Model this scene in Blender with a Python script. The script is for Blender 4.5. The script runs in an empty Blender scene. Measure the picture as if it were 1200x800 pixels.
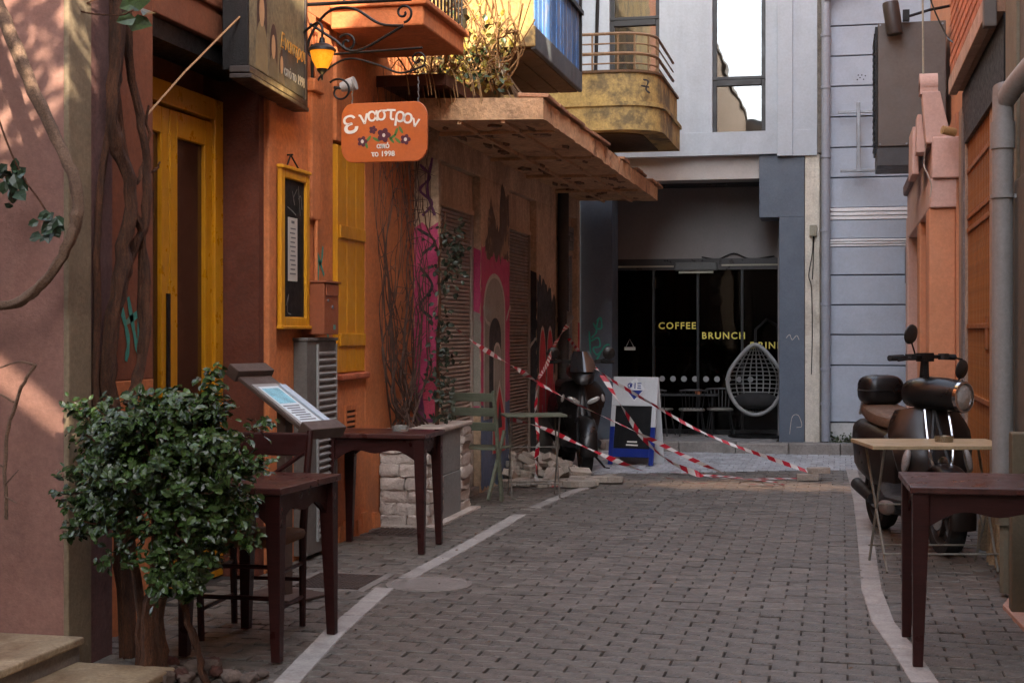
import bpy, bmesh, math, random
import numpy as np
from mathutils import Vector, Matrix, Euler
random.seed(7); RNG = np.random.default_rng(7)
sc = bpy.context.scene; COL = sc.collection
R = math.radians
# ---------------------------------------------------------------- camera, sky, sun, exposure
cd = bpy.data.cameras.new('camera'); cam = bpy.data.objects.new('camera', cd); COL.objects.link(cam)
cam.location = (0, 0, 1.40); cam.rotation_euler = (R(90), 0, math.atan(385/1700))
cd.sensor_width = 36; cd.lens = 36*1700/1200; cd.shift_y = -0.01; cd.clip_end = 2000
sc.camera = cam
SUN = Vector((-.5, .75, -.61)).normalized()            # the way the light travels
elev = math.asin(-SUN.z); azi = math.atan2(-SUN.x, -SUN.y)
w = bpy.data.worlds.new('World'); sc.world = w; w.use_nodes = True
nt = w.node_tree; bg = nt.nodes['Background']
sky = nt.nodes.new('ShaderNodeTexSky'); sky.sky_type = 'NISHITA'; sky.sun_disc = False
sky.sun_elevation = elev; sky.sun_rotation = azi; sky.dust_density = 1.6; sky.air_density = 1.0; sky.ozone_density = 1.2
hz = nt.nodes.new('ShaderNodeHueSaturation'); hz.inputs['Saturation'].default_value = .5   # thin white haze over the whole sky
nt.links.new(sky.outputs[0], hz.inputs['Color']); nt.links.new(hz.outputs[0], bg.inputs[0]); bg.inputs[1].default_value = 0.14
sl = bpy.data.lights.new('sun', 'SUN'); so = bpy.data.objects.new('sun', sl); COL.objects.link(so)
sl.energy = 2.0; sl.angle = R(.5); sl.color = (1, .86, .66)
so.rotation_euler = SUN.to_track_quat('-Z', 'Y').to_euler(); so.location = (4, -6, 12)
sc.view_settings.view_transform = 'Standard'; sc.view_settings.look = 'None'
sc.view_settings.exposure = 3.1; sc.view_settings.gamma = 1.0; sc.view_settings.use_curve_mapping = False

# ---------------------------------------------------------------- materials
MATS = {}
def lin(h):
    h = h.lstrip('#'); o = []
    for i in (0, 2, 4):
        c = int(h[i:i+2], 16)/255; o.append(c/12.92 if c <= .04045 else ((c+.055)/1.055)**2.4)
    return o
def M(name, col, rough=.65, var=.15, s=4, bump=.15, bs=70, metal=0, spec=.5, rnd=0, island=0, dirt=0, dcol=(.05, .04, .03),
      coat=0, streak=0, emit=0, ds=1.3, grain=None, trans=0, dlo=.5, dhi=.72, dist=.01, rvar=.12):
    if name in MATS: return MATS[name]
    if isinstance(col, str): col = lin(col)
    m = bpy.data.materials.new(name); m.use_nodes = True; N = m.node_tree.nodes; K = m.node_tree.links
    b = N['Principled BSDF']; tc = N.new('ShaderNodeTexCoord')
    vec = tc.outputs['Object']
    if island or rnd:                                   # decorrelate alike pieces
        if island:
            g = N.new('ShaderNodeNewGeometry'); rv = g.outputs['Random Per Island']
        else:
            g = N.new('ShaderNodeObjectInfo'); rv = g.outputs['Random']
        mu = N.new('ShaderNodeVectorMath'); mu.operation = 'SCALE'; mu.inputs[0].default_value = (13, 17, 19); K.new(rv, mu.inputs['Scale'])
        ad = N.new('ShaderNodeVectorMath'); K.new(vec, ad.inputs[0]); K.new(mu.outputs[0], ad.inputs[1]); vec = ad.outputs[0]
    def noise(scale, detail=5, rough_=.6, v=vec, stretch=None):
        n = N.new('ShaderNodeTexNoise'); n.inputs['Scale'].default_value = scale; n.inputs['Detail'].default_value = detail; n.inputs['Roughness'].default_value = rough_
        if stretch:
            mp = N.new('ShaderNodeMapping'); mp.inputs['Scale'].default_value = stretch; K.new(v, mp.inputs[0]); v = mp.outputs[0]
        K.new(v, n.inputs['Vector']); return n.outputs['Fac']
    def rng(fac, a, b_, lo, hi):
        r = N.new('ShaderNodeMapRange'); K.new(fac, r.inputs[0])
        for i, x in enumerate((a, b_, lo, hi)): r.inputs[i+1].default_value = x
        return r.outputs[0]
    def mix(fac, a, b_, t='MIX'):
        x = N.new('ShaderNodeMix'); x.data_type = 'RGBA'; x.blend_type = t
        if isinstance(fac, (int, float)): x.inputs[0].default_value = fac
        else: K.new(fac, x.inputs[0])
        for i, q in ((6, a), (7, b_)):
            if isinstance(q, (tuple, list)): x.inputs[i].default_value = (*q[:3], 1)
            else: K.new(q, x.inputs[i])
        return x.outputs[2]
    lo = [max(0, c*(1-var)) for c in col]; hi = [min(1, c*(1+var)) for c in col]
    f1 = noise(s, 6, .65, stretch=grain)
    c = mix(rng(f1, .3, .7, 0, 1), lo, hi)
    if var and bump:                                    # fine grain in the colour itself
        g4 = rng(noise(s*13, 4, .75, stretch=grain), .32, .68, 1-var*1.1, 1+var*1.1)
        hv = N.new('ShaderNodeHueSaturation'); K.new(g4, hv.inputs['Value']); K.new(c, hv.inputs['Color']); c = hv.outputs[0]
    if dirt:
        f2 = noise(ds, 8, .7); c = mix(rng(f2, dlo, dhi, 0, dirt), c, dcol)
    if streak:
        f3 = noise(1.0, 6, .7, stretch=(6, 6, .5)); c = mix(rng(f3, .52, .75, 0, streak), c, dcol)
    if rnd or island:
        a = rnd or island
        hs = N.new('ShaderNodeHueSaturation'); K.new(rng(rv, 0, 1, 1-a, 1+a), hs.inputs['Value']); K.new(c, hs.inputs['Color']); c = hs.outputs[0]
    K.new(c, b.inputs['Base Color'])
    K.new(rng(noise(s*2.3, 4), .3, .7, max(.03, rough-rvar), min(1, rough+rvar)), b.inputs['Roughness'])
    b.inputs['Metallic'].default_value = metal; b.inputs['Specular IOR Level'].default_value = spec
    if coat: b.inputs['Coat Weight'].default_value = coat; b.inputs['Coat Roughness'].default_value = .12
    if bump:
        bp = N.new('ShaderNodeBump'); bp.inputs['Strength'].default_value = min(1, bump*1.5); bp.inputs['Distance'].default_value = dist
        K.new(noise(bs, 5, .7, stretch=grain), bp.inputs['Height']); K.new(bp.outputs[0], b.inputs['Normal'])
    if emit: K.new(c, b.inputs['Emission Color']); b.inputs['Emission Strength'].default_value = emit
    if trans: b.inputs['Transmission Weight'].default_value = trans
    MATS[name] = m; return m
def paint(name, col, wear=.45, under=(.25, .2, .17), s=5, rough=.75):
    """sprayed paint worn through in places to the wall below"""
    if name in MATS: return MATS[name]
    m = M(name, col, rough, .22, 5, .25, 60, dirt=wear, dcol=under, ds=s, dlo=.52, dhi=.6); return m
def glass(name, tint=(.8, .85, .85), refl=1.0, r=.02):
    m = bpy.data.materials.new(name); m.use_nodes = True; N = m.node_tree.nodes; K = m.node_tree.links
    N.remove(N['Principled BSDF']); o = N['Material Output']
    t = N.new('ShaderNodeBsdfTransparent'); t.inputs[0].default_value = (*tint, 1)
    g = N.new('ShaderNodeBsdfGlossy'); g.inputs['Roughness'].default_value = r
    fr = N.new('ShaderNodeFresnel'); fr.inputs[0].default_value = 1.5
    mu = N.new('ShaderNodeMath'); mu.operation = 'MULTIPLY'; mu.use_clamp = True; mu.inputs[1].default_value = refl; K.new(fr.outputs[0], mu.inputs[0])
    tc = N.new('ShaderNodeTexCoord'); nz = N.new('ShaderNodeTexNoise'); nz.inputs['Scale'].default_value = 2.2; K.new(tc.outputs['Object'], nz.inputs[0])
    bp = N.new('ShaderNodeBump'); bp.inputs['Strength'].default_value = .06; bp.inputs['Distance'].default_value = .02; K.new(nz.outputs[0], bp.inputs['Height']); K.new(bp.outputs[0], g.inputs['Normal'])
    mx = N.new('ShaderNodeMixShader'); K.new(mu.outputs[0], mx.inputs[0]); K.new(t.outputs[0], mx.inputs[1]); K.new(g.outputs[0], mx.inputs[2]); K.new(mx.outputs[0], o.inputs[0])
    MATS[name] = m; return m

# ---------------------------------------------------------------- mesh helpers
class MB:
    def __init__(s): s.v = []; s.f = []; s.m = []
    def add(s, vs, fs, mi=0):
        n = len(s.v); s.v += [tuple(v) for v in vs]; s.f += [tuple(i+n for i in f) for f in fs]; s.m += [mi]*len(fs); return s
    def box(s, x0, x1, y0, y1, z0, z1, mi=0, rot=None, piv=None, taper=0):
        t = taper
        vs = [Vector(p) for p in ((x0, y0, z0), (x1, y0, z0), (x1, y1, z0), (x0, y1, z0), (x0+t, y0+t, z1), (x1-t, y0+t, z1), (x1-t, y1-t, z1), (x0+t, y1-t, z1))]
        if rot is not None:
            c = Vector(piv) if piv is not None else sum(vs, Vector())/8
            vs = [rot @ (v-c) + c for v in vs]
        return s.add(vs, [(0, 3, 2, 1), (4, 5, 6, 7), (0, 1, 5, 4), (1, 2, 6, 5), (2, 3, 7, 6), (3, 0, 4, 7)], mi)
    def tube(s, pts, r, n=8, mi=0, cap=True, flat=1.0, closed=False, ridge=0):
        P = [Vector(p) for p in pts]; k = len(P)
        rs = list(r) if isinstance(r, (list, tuple)) else [r]*k
        vs = []; up = None
        for i, p in enumerate(P):
            if closed: d = P[(i+1) % k]-P[i-1]
            else: d = P[min(i+1, k-1)]-P[max(i-1, 0)]
            if d.length < 1e-9: d = Vector((0, 0, 1))
            d.normalize()
            if up is None:
                a = Vector((0, 0, 1)) if abs(d.z) < .9 else Vector((1, 0, 0)); up = d.cross(a).normalized()
            else:
                up = (up - d*up.dot(d)); up = up.normalized() if up.length > 1e-6 else d.orthogonal().normalized()
            b = d.cross(up)
            for j in range(n):
                a = 2*math.pi*j/n; q = rs[i]*(1+ridge*math.sin(4*a+i*.35)+ridge*.7*math.sin(7*a-i*.5)); vs.append(p+up*math.cos(a)*q+b*math.sin(a)*q*flat)
        fs = []
        for i in range(k if closed else k-1):
            i2 = (i+1) % k
            for j in range(n): fs.append((i*n+j, i*n+(j+1) % n, i2*n+(j+1) % n, i2*n+j))
        if cap and not closed: fs += [tuple(range(n))[::-1], tuple((k-1)*n+j for j in range(n))]
        return s.add(vs, fs, mi)
    def lathe(s, prof, n=20, o=(0, 0, 0), mat=None, mi=0, closed=False):
        vs = []; k = len(prof); o = Vector(o)
        for r, z in prof:
            for j in range(n):
                a = 2*math.pi*j/n; p = Vector((r*math.cos(a), r*math.sin(a), z)); vs.append((mat @ p if mat else p)+o)
        fs = []
        for i in range(k if closed else k-1):
            i2 = (i+1) % k
            for j in range(n): fs.append((i*n+j, i*n+(j+1) % n, i2*n+(j+1) % n, i2*n+j))
        if not closed:
            if prof[0][0] > 1e-5: fs.append(tuple(range(n))[::-1])
            if prof[-1][0] > 1e-5: fs.append(tuple((k-1)*n+j for j in range(n)))
        return s.add(vs, fs, mi)
    def prism(s, poly, axis, a, b, mi=0):
        """poly in the two other axes (order x,y,z), pushed from a to b along axis"""
        def P(u, v, t): return {'x': (t, u, v), 'y': (u, t, v), 'z': (u, v, t)}[axis]
        n = len(poly); vs = [P(u, v, a) for u, v in poly]+[P(u, v, b) for u, v in poly]
        fs = [tuple(range(n))[::-1], tuple(range(n, 2*n))]+[(i, (i+1) % n, (i+1) % n+n, i+n) for i in range(n)]
        return s.add(vs, fs, mi)
    def loft(s, secs, mi=0, cap=True):
        n = len(secs[0]); vs = [p for q in secs for p in q]; k = len(secs)
        fs = [(i*n+j, i*n+(j+1) % n, (i+1)*n+(j+1) % n, (i+1)*n+j) for i in range(k-1) for j in range(n)]
        if cap: fs += [tuple(range(n))[::-1], tuple((k-1)*n+j for j in range(n))]
        return s.add(vs, fs, mi)
    def sup(s, c, r, e=.7, n=20, m=12, mat=None, mi=0):
        """rounded block: a superellipsoid"""
        c = Vector(c); P = lambda t, q: math.copysign(abs(t)**q, t)
        vs = []
        for i in range(m+1):
            ph = -math.pi/2+math.pi*i/m
            for j in range(n):
                a = 2*math.pi*j/n
                p = Vector((r[0]*P(math.cos(ph), e)*P(math.cos(a), e), r[1]*P(math.cos(ph), e)*P(math.sin(a), e), r[2]*P(math.sin(ph), e)))
                vs.append((mat @ p if mat else p)+c)
        return s.add(vs, [(i*n+j, i*n+(j+1) % n, (i+1)*n+(j+1) % n, (i+1)*n+j) for i in range(m) for j in range(n)], mi)
    def rough(s, amp, seed=0, start=0):
        r = random.Random(seed)
        d = {}
        for i in range(start, len(s.v)):
            k = tuple(round(q, 4) for q in s.v[i])
            if k not in d: d[k] = [r.uniform(-amp, amp) for _ in range(3)]
            s.v[i] = tuple(a+b for a, b in zip(s.v[i], d[k]))
        return s
    def build(s, name, mats, parent=None, smooth=False, bevel=0, world=False, seg=2, kind=None, fix=True, ang=35):
        v = np.array(s.v, dtype=float)
        if world and parent is not None: v = v-np.array(parent.location)
        c = (v.min(0)+v.max(0))/2; c[2] = v[:, 2].min(); v = v-c
        me = bpy.data.meshes.new(name); me.from_pydata(v.tolist(), [], s.f)
        for m in (mats if isinstance(mats, (list, tuple)) else [mats]): me.materials.append(m)
        if any(s.m): me.polygons.foreach_set('material_index', s.m)
        if fix and len(s.f) < 60000:
            bm = bmesh.new(); bm.from_mesh(me); bmesh.ops.recalc_face_normals(bm, faces=bm.faces); bm.to_mesh(me); bm.free()
        if smooth:
            me.polygons.foreach_set('use_smooth', [True]*len(me.polygons)); me.set_sharp_from_angle(angle=R(ang))
        o = bpy.data.objects.new(name, me); COL.objects.link(o); o.location = c
        if parent is not None: o.parent = parent
        if bevel:
            b = o.modifiers.new('bevel', 'BEVEL'); b.width = bevel; b.segments = seg; b.limit_method = 'ANGLE'; b.harden_normals = False
        if kind: o['kind'] = kind
        return o
def sub(o, parent):
    """hang a built part under another part, keeping its place"""
    p = Vector((0, 0, 0)); q = parent
    o.parent = parent; o.location = Vector(o.location)-Vector(parent.location); return o
def tag(o, label, cat, group=None, kind=None):
    o['label'] = label; o['category'] = cat
    if group: o['group'] = group
    if kind: o['kind'] = kind
    return o
def thing(name, label, cat, loc=(0, 0, 0), rz=0, group=None):
    o = bpy.data.objects.new(name, None); COL.objects.link(o); o.empty_display_size = .1
    o.location = loc; o.rotation_euler = (0, 0, rz); return tag(o, label, cat, group)
def structure(o): o['kind'] = 'structure'; return o
def copy_tree(o, parent=None):
    c = o.copy(); COL.objects.link(c)
    if parent is not None: c.parent = parent
    for ch in list(o.children): copy_tree(ch, c)
    return c
def text_mb(body, size, depth=.004, align='CENTER', shear=0, spacing=1.0, bold=0):
    cu = bpy.data.curves.new('text', 'FONT'); cu.body = body; cu.size = size; cu.extrude = depth/2; cu.align_x = align; cu.shear = shear; cu.space_character = spacing; cu.offset = bold; cu.resolution_u = 3
    o = bpy.data.objects.new('text', cu); COL.objects.link(o); bpy.context.view_layer.update()
    me = bpy.data.meshes.new_from_object(o.evaluated_get(bpy.context.evaluated_depsgraph_get()))
    vs = [v.co.copy() for v in me.vertices]; fs = [tuple(p.vertices) for p in me.polygons]
    bpy.data.objects.remove(o); bpy.data.curves.remove(cu); bpy.data.meshes.remove(me)
    return vs, fs
def text_on(mb, body, size, M4, depth=.004, mi=0, **k):
    vs, fs = text_mb(body, size, depth, **k); mb.add([M4 @ v for v in vs], fs, mi)
def frame(o, u, v):
    """4x4 with local x along u, y along v"""
    u = Vector(u).normalized(); v = Vector(v).normalized(); n = u.cross(v)
    m = Matrix((u, v, n)).transposed().to_4x4(); m.translation = Vector(o); return m
def spline(pts, k=6):
    P = [Vector(p) for p in pts]; P = [P[0]*2-P[1]]+P+[P[-1]*2-P[-2]]; out = []
    for i in range(1, len(P)-2):
        for j in range(k):
            t = j/k; a, b, c, d = P[i-1:i+3]
            out.append(.5*((2*b)+(c-a)*t+(2*a-5*b+4*c-d)*t*t+(3*b-a-3*c+d)*t**3))
    return out+[P[-2]]
def leaves(mb, pts, nrm, size, mi=0, fold=.25, asp=.55, seed=0, var=.35):
    """leaf blades: six corners folded on the midrib"""
    r = np.random.default_rng(seed); n = len(pts); pts = np.asarray(pts); nrm = np.asarray(nrm)
    nrm = nrm/np.maximum(np.linalg.norm(nrm, axis=1, keepdims=True), 1e-6)
    d = r.normal(size=(n, 3)); d -= (d*nrm).sum(1, keepdims=True)*nrm; d /= np.maximum(np.linalg.norm(d, axis=1, keepdims=True), 1e-6)
    b = np.cross(nrm, d); L = size*(1+r.uniform(-var, var, (n, 1))); W = L*asp/2; F = W*fold
    V = np.stack([pts, pts+d*L*.35+b*W+nrm*F, pts+d*L*.75+b*W*.7+nrm*F, pts+d*L-nrm*F*.6, pts+d*L*.75-b*W*.7+nrm*F, pts+d*L*.35-b*W+nrm*F, pts+d*L*.5], 1).reshape(-1, 3)
    base = len(mb.v); mb.v += V.tolist()
    T = [(0, 1, 6), (1, 2, 6), (2, 3, 6), (3, 4, 6), (4, 5, 6), (5, 0, 6)]
    mb.f += [tuple(base+7*i+q for q in t) for i in range(n) for t in T]; mb.m += [mi]*(6*n)
def YROT(a): return Matrix.Rotation(a, 3, 'Y')
def XROT(a): return Matrix.Rotation(a, 3, 'X')
def ZROT(a): return Matrix.Rotation(a, 3, 'Z')
TO_X = YROT(math.pi/2)      # lathe axis z -> x
TO_Y = XROT(-math.pi/2)     # lathe axis z -> y
# ---------------------------------------------------------------- ground and street
mb = MB(); mb.box(-200, 200, -200, 200, -.6, -.06)
structure(mb.build('ground', M('earth', (.09, .075, .06), .9, .2, .5)))
PAV = M('paver', (.12, .105, .088), .37, .46, 11, .35, 120, island=.2, dirt=.5, dcol=(.07, .055, .045), ds=2.2, dist=.006, rvar=.16)
def far_mat():
    m = M('paver_far', (.128, .112, .095), .46, .4, 9, .3, 120, island=.2, dirt=.4, dcol=(.08, .06, .05), ds=2.2, dist=.006)
    N = m.node_tree.nodes; K = m.node_tree.links; b = N['Principled BSDF']
    src = b.inputs['Base Color'].links[0].from_socket
    geo = N.new('ShaderNodeNewGeometry'); nz = N.new('ShaderNodeTexNoise'); nz.inputs['Scale'].default_value = 2.6; nz.inputs['Detail'].default_value = 9; nz.inputs['Roughness'].default_value = .72; K.new(geo.outputs['Position'], nz.inputs[0])
    # sand spilled round the broken-up patch by the tape
    ds = N.new('ShaderNodeVectorMath'); ds.operation = 'SUBTRACT'; K.new(geo.outputs['Position'], ds.inputs[0]); ds.inputs[1].default_value = (-.75, 13.35, 0)
    sc_ = N.new('ShaderNodeVectorMath'); sc_.operation = 'MULTIPLY'; K.new(ds.outputs[0], sc_.inputs[0]); sc_.inputs[1].default_value = (.62, 1.5, 0)
    ln = N.new('ShaderNodeVectorMath'); ln.operation = 'LENGTH'; K.new(sc_.outputs[0], ln.inputs[0])
    mr = N.new('ShaderNodeMapRange'); K.new(ln.outputs['Value'], mr.inputs[0]); mr.inputs[1].default_value = .25; mr.inputs[2].default_value = 1.5; mr.inputs[3].default_value = .26; mr.inputs[4].default_value = -.35
    ad = N.new('ShaderNodeMath'); K.new(nz.outputs[0], ad.inputs[0]); K.new(mr.outputs[0], ad.inputs[1])
    r2 = N.new('ShaderNodeMapRange'); K.new(ad.outputs[0], r2.inputs[0]); r2.inputs[1].default_value = .45; r2.inputs[2].default_value = .75; r2.inputs[3].default_value = 0; r2.inputs[4].default_value = .9
    mx = N.new('ShaderNodeMix'); mx.data_type = 'RGBA'; K.new(r2.outputs[0], mx.inputs[0]); K.new(src, mx.inputs[6]); mx.inputs[7].default_value = (.46, .32, .21, 1); K.new(mx.outputs[2], b.inputs['Base Color'])
    return m
PAVF = far_mat()
BED = M('joint_sand', (.032, .026, .022), .95, .3, 30, .3, 200)
mb = MB(); mb.box(-3.6, 1.3, -14, 17.0, -.06, -.012)
street = structure(mb.build('street', BED))
def xbound(x): return min(15.5, max(13.6, 14.4+.383*(x+1.7)))
def paver_mesh(mb, cx, cy, w, d, r, tz, mi=0):
    h = tz; c = .0028; a = r.uniform(-.006, .006); b = r.uniform(-.009, .009)
    x0, x1, y0, y1 = cx-w/2, cx+w/2, cy-d/2, cy+d/2
    z = lambda x, y: h+a*(x-cx)+b*(y-cy)
    vs = [(x0, y0, -.03), (x1, y0, -.03), (x1, y1, -.03), (x0, y1, -.03)]
    vs += [(x, y, z(x, y)-.003) for x, y in ((x0, y0), (x1, y0), (x1, y1), (x0, y1))]
    vs += [(x, y, z(x, y)) for x, y in ((x0+c, y0+c), (x1-c, y0+c), (x1-c, y1-c), (x0+c, y1-c))]
    fs = [(8, 9, 10, 11)]+[(i, (i+1) % 4, (i+1) % 4+4, i+4) for i in range(4)]+[(i+4, (i+1) % 4+4, (i+1) % 4+8, i+8) for i in range(4)]
    mb.add(vs, fs, mi)
cells = []
rp = random.Random(3)
ny = 0; y = 2.0
while y < 15.5:
    off = .104 if ny % 2 else 0
    x = -3.3+off
    while x < 1.05:
        if y < xbound(x)-.05: cells.append((x+rp.uniform(-.004, .004), y+rp.uniform(-.003, .003)))
        x += .208
    y += .1035; ny += 1
def seen(c): return c[1] > 5.35 and -.6 < c[0]/c[1] < .115 and not (c[0] < -2.45 and c[1] < 6.4)
near = sorted([c for c in cells if seen(c)], key=lambda c: c[0]**2+c[1]**2)[:300]
ns = set(near)
protos = []
for i in range(6):
    mb = MB(); paver_mesh(mb, 0, 0, .2005, .0962, rp, rp.uniform(-.003, .002))
    me = mb.build('paver', PAV, street); me.location = (0, 0, -.03); protos.append(me)
for i, (x, y) in enumerate(near):
    p = protos[i] if i < 6 else protos[i % 6].copy()
    if i >= 6: COL.objects.link(p)
    p.parent = street; p.location = Vector((x, y, -.03+rp.uniform(-.002, .002)))-street.location
mb = MB()
for c in cells:
    if c not in ns: paver_mesh(mb, c[0], c[1], .2005, .0962, rp, rp.uniform(-.005, .003))
o = mb.build('paver_field', PAVF, street, world=True, fix=False); o['kind'] = 'stuff'
# setts of the crossing lane, pale blue skylight put into their colour
SETT = M('sett', (.4, .41, .43), .5, .25, 8, .3, 90, island=.14, dirt=.3, dcol=(.13, .11, .1), ds=3)
mb = MB(); y = 13.7; k = 0
while y < 16.88:
    x = -3.1+(.06 if k % 2 else 0)
    while x < 1.1:
        if y > xbound(x)+.02: paver_mesh(mb, x, y, .112, .155, rp, rp.uniform(-.004, .002))
        x += .119
    y += .162; k += 1
o = mb.build('sett_field', SETT, street, world=True, fix=False); o['kind'] = 'stuff'
# white marble edging slabs
MARB = M('marble_edging', (.33, .305, .28), .65, .22, 6, .3, 60, rnd=.15, dirt=.75, dcol=(.17, .14, .12), ds=4)
def edging(path, wd):
    P = [Vector((*p, 0)) for p in path]; acc = []
    for a, b in zip(P, P[1:]):
        n = max(1, round((b-a).length/.42))
        for i in range(n): acc.append((a.lerp(b, i/n), a.lerp(b, (i+1)/n)))
    for a, b in acc:
        d = (b-a).normalized(); q = Vector((d.y, -d.x, 0))*wd/2; g = d*.003
        mb = MB(); z = .005+rp.uniform(-.0015, .002)
        vs = [a+g-q, a+g+q, b-g+q, b-g-q]
        mb.add([(*v.xy, -.03) for v in vs]+[(*v.xy, z) for v in vs], [(3, 2, 1, 0), (4, 5, 6, 7), (0, 1, 5, 4), (1, 2, 6, 5), (2, 3, 7, 6), (3, 0, 4, 7)])
        mb.build('edging_slab', MARB, street, world=True, bevel=.003, seg=1)
edging([(.62, 4.6), (.42, 5.55), (.33, 6.0), (.27, 6.6), (.2, 7.2), (.165, 8.1), (.165, 10.2), (.16, 12), (.14, 13.4), (.11, 15.05)], .108)
edging([(-2.02, 4.6), (-2.15, 5.43), (-2.3, 6.4), (-2.42, 7.55)], .105)
edging([(-2.40, 7.9), (-2.385, 9), (-2.385, 10.8)], .1); edging([(-2.37, 11.3), (-2.3, 12.2), (-2.19, 13.1)], .095)
# service covers
IRON = M('cast_iron', (.07, .05, .042), .6, .3, 20, .3, 150, dirt=.5, dcol=(.12, .06, .03), ds=6)
CONC = M('concrete_patch', (.2, .175, .155), .85, .2, 5, .4, 60, dirt=.4)
mb = MB(); mb.box(-2.98, -2.5, 7.42, 7.98, -.02, .004)
cv = mb.build('service_cover', CONC, street, world=True, bevel=.003)
mb = MB(); mb.box(-2.93, -2.55, 7.47, 7.93, .0, .007)
for i in range(16):
    for j in range(12): mb.box(-2.925+i*.0235, -2.908+i*.0235, 7.475+j*.0378, 7.5+j*.0378, .006, .0105)
sub(mb.build('chequer_plate', IRON, street, world=True), cv)
mb = MB(); mb.box(-3.2, -2.84, 9.52, 9.86, -.02, .004)
dg = mb.build('drain_grate', IRON, street, world=True)
mb = MB()
for i in range(9): mb.box(-3.18+i*.038, -3.16+i*.038, 9.54, 9.84, .004, .012)
sub(mb.build('grate_bar', IRON, street, world=True), dg)['kind'] = 'stuff'
mb = MB(); mb.lathe([(.24, -.02), (.24, .005), (.21, .007), (.205, .003), (0, .003)], 28, (-2.22, 7.72, 0)); mb.build('manhole_cover', CONC, street, world=True, smooth=True)
# far pavement and kerb
PAVE = M('pavement_slab', (.2, .195, .19), .7, .2, 5, .25, 70, rnd=.1, dirt=.4, ds=3, island=.1)
mb = MB(); mb.box(-3.4, 3.5, 17.0, 24, -.06, .108)
pave = structure(mb.build('pavement', BED))
KERB = M('kerb_stone', (.24, .22, .2), .75, .2, 4, .4, 50, rnd=.12, dirt=.6, dcol=(.08, .07, .06), ds=3)
x = -3.05
while x < 1.4:
    l = rp.uniform(.5, .72); mb = MB(); mb.box(x, x+l-.006, 16.86+rp.uniform(-.004, .004), 17.0, -.05, .12+rp.uniform(-.004, .003))
    mb.build('kerb_stone', KERB, pave, world=True, bevel=.014, seg=2); x += l
mb = MB(); y = 17.06; k = 0
while y < 18.2:
    x = -2.7+(.06 if k % 2 else 0)
    while x < 1.3:
        if not (x > -.75 and y > 17.12): paver_mesh(mb, x, y, .118, .112, rp, .118+rp.uniform(-.003, .003))
        x += .123
    y += .118; k += 1
for i in range(len(mb.v)):
    if mb.v[i][2] < 0: mb.v[i] = (mb.v[i][0], mb.v[i][1], .09)
mb.build('paving_block', PAVE, pave, world=True, fix=False, kind='stuff')

# ---------------------------------------------------------------- the pink house corner (left, near)
PINK = M('pink_plaster', '#8d675c', .88, .13, 3, .4, 45, dirt=.5, dcol=(.25, .15, .12), ds=1.1, dist=.006)
BEIG = M('beige_plaster', '#80705a', .88, .16, 4, .3, 50, dirt=.25, dcol=(.2, .16, .12), ds=1.4)
PINKSH = M('shaded_pink_plaster', '#6b4a45', .88, .2, 4, .3, 50, dirt=.3, dcol=(.12, .08, .07))  # the pink plaster darkened: shade on the street side put into its colour
ph = thing('pink_house', 'pink plastered house corner with beige edge strip beside the vine trunks', 'house', (-3.1, 5.4, 0))
mb = MB(); mb.box(-8, -3.11, 5.4, 5.78, -.05, 9); mb.build('wall', PINK, ph, world=True)
mb = MB(); mb.box(-3.11, -3.085, 5.397, 5.585, -.03, 9); mb.build('edge_strip', BEIG, ph, world=True, bevel=.006)
mb = MB(); mb.box(-3.11, -3.095, 5.588, 5.78, -.03, 9); mb.build('side_render', PINKSH, ph, world=True)
MARST = M('step_marble', (.36, .27, .17), .55, .25, 4, .25, 50, dirt=.8, dcol=(.16, .09, .045), ds=3, dlo=.45, dhi=.62)
for (x0, x1, y0, y1, z0, z1) in ((-4.4, -3.03, 4.72, 5.39, -.03, .155), (-4.4, -2.62, 4.7, 5.38, -.035, .055)):
    mb = MB(); mb.box(x0, x1, y0, y1 if z1 > .1 else 5.37, z0, z1-.035); so_ = mb.build('doorstep', CONC, ph, world=True, bevel=.006)
    mb = MB(); mb.box(x0, x1+.02, y0-.02, y1+.003 if z1 > .1 else 5.375, z1-.034, z1); sub(mb.build('step_tread', MARST, ph, world=True, bevel=.008), so_)

# ---------------------------------------------------------------- the orange taverna
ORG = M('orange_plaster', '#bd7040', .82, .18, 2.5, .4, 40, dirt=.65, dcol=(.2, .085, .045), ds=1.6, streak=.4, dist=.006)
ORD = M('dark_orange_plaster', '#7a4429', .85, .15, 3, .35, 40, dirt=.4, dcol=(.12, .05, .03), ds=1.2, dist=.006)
YEL = M('yellow_paint', '#c98a12', .42, .12, 5, .12, 40, dirt=.3, dcol=(.25, .13, .02), ds=3, grain=(8, 8, .6))
YELD = M('yellow_door_paint', '#b87e10', .35, .12, 5, .1, 40, dirt=.3, dcol=(.25, .13, .02), ds=3, grain=(8, 8, .6))
DARK = M('dark_gap_brown', (.035, .018, .012), .5, .25, 8, .2, 50, grain=(8, 8, .6))
BLK = M('black_metal', (.009, .008, .008), .45, .3, 12, .15, 90, spec=.25)
tv = thing('orange_taverna', 'orange plastered taverna with tall yellow door and yellow window shutter', 'building', (-3.25, 6.1, 0))
mb = MB(); mb.box(-3.6, -3.25, 5.79, 6.48, -.05, 1.17); mb.build('wall_base', ORG, tv, world=True, bevel=.006)
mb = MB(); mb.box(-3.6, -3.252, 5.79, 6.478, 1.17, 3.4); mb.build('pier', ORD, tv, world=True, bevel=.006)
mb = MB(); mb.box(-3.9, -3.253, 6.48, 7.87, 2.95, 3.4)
mb.box(-3.9, -3.6, 6.3, 8, 2.7, 2.95); mb.build('lintel', ORD, tv, world=True, bevel=.006)
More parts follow.
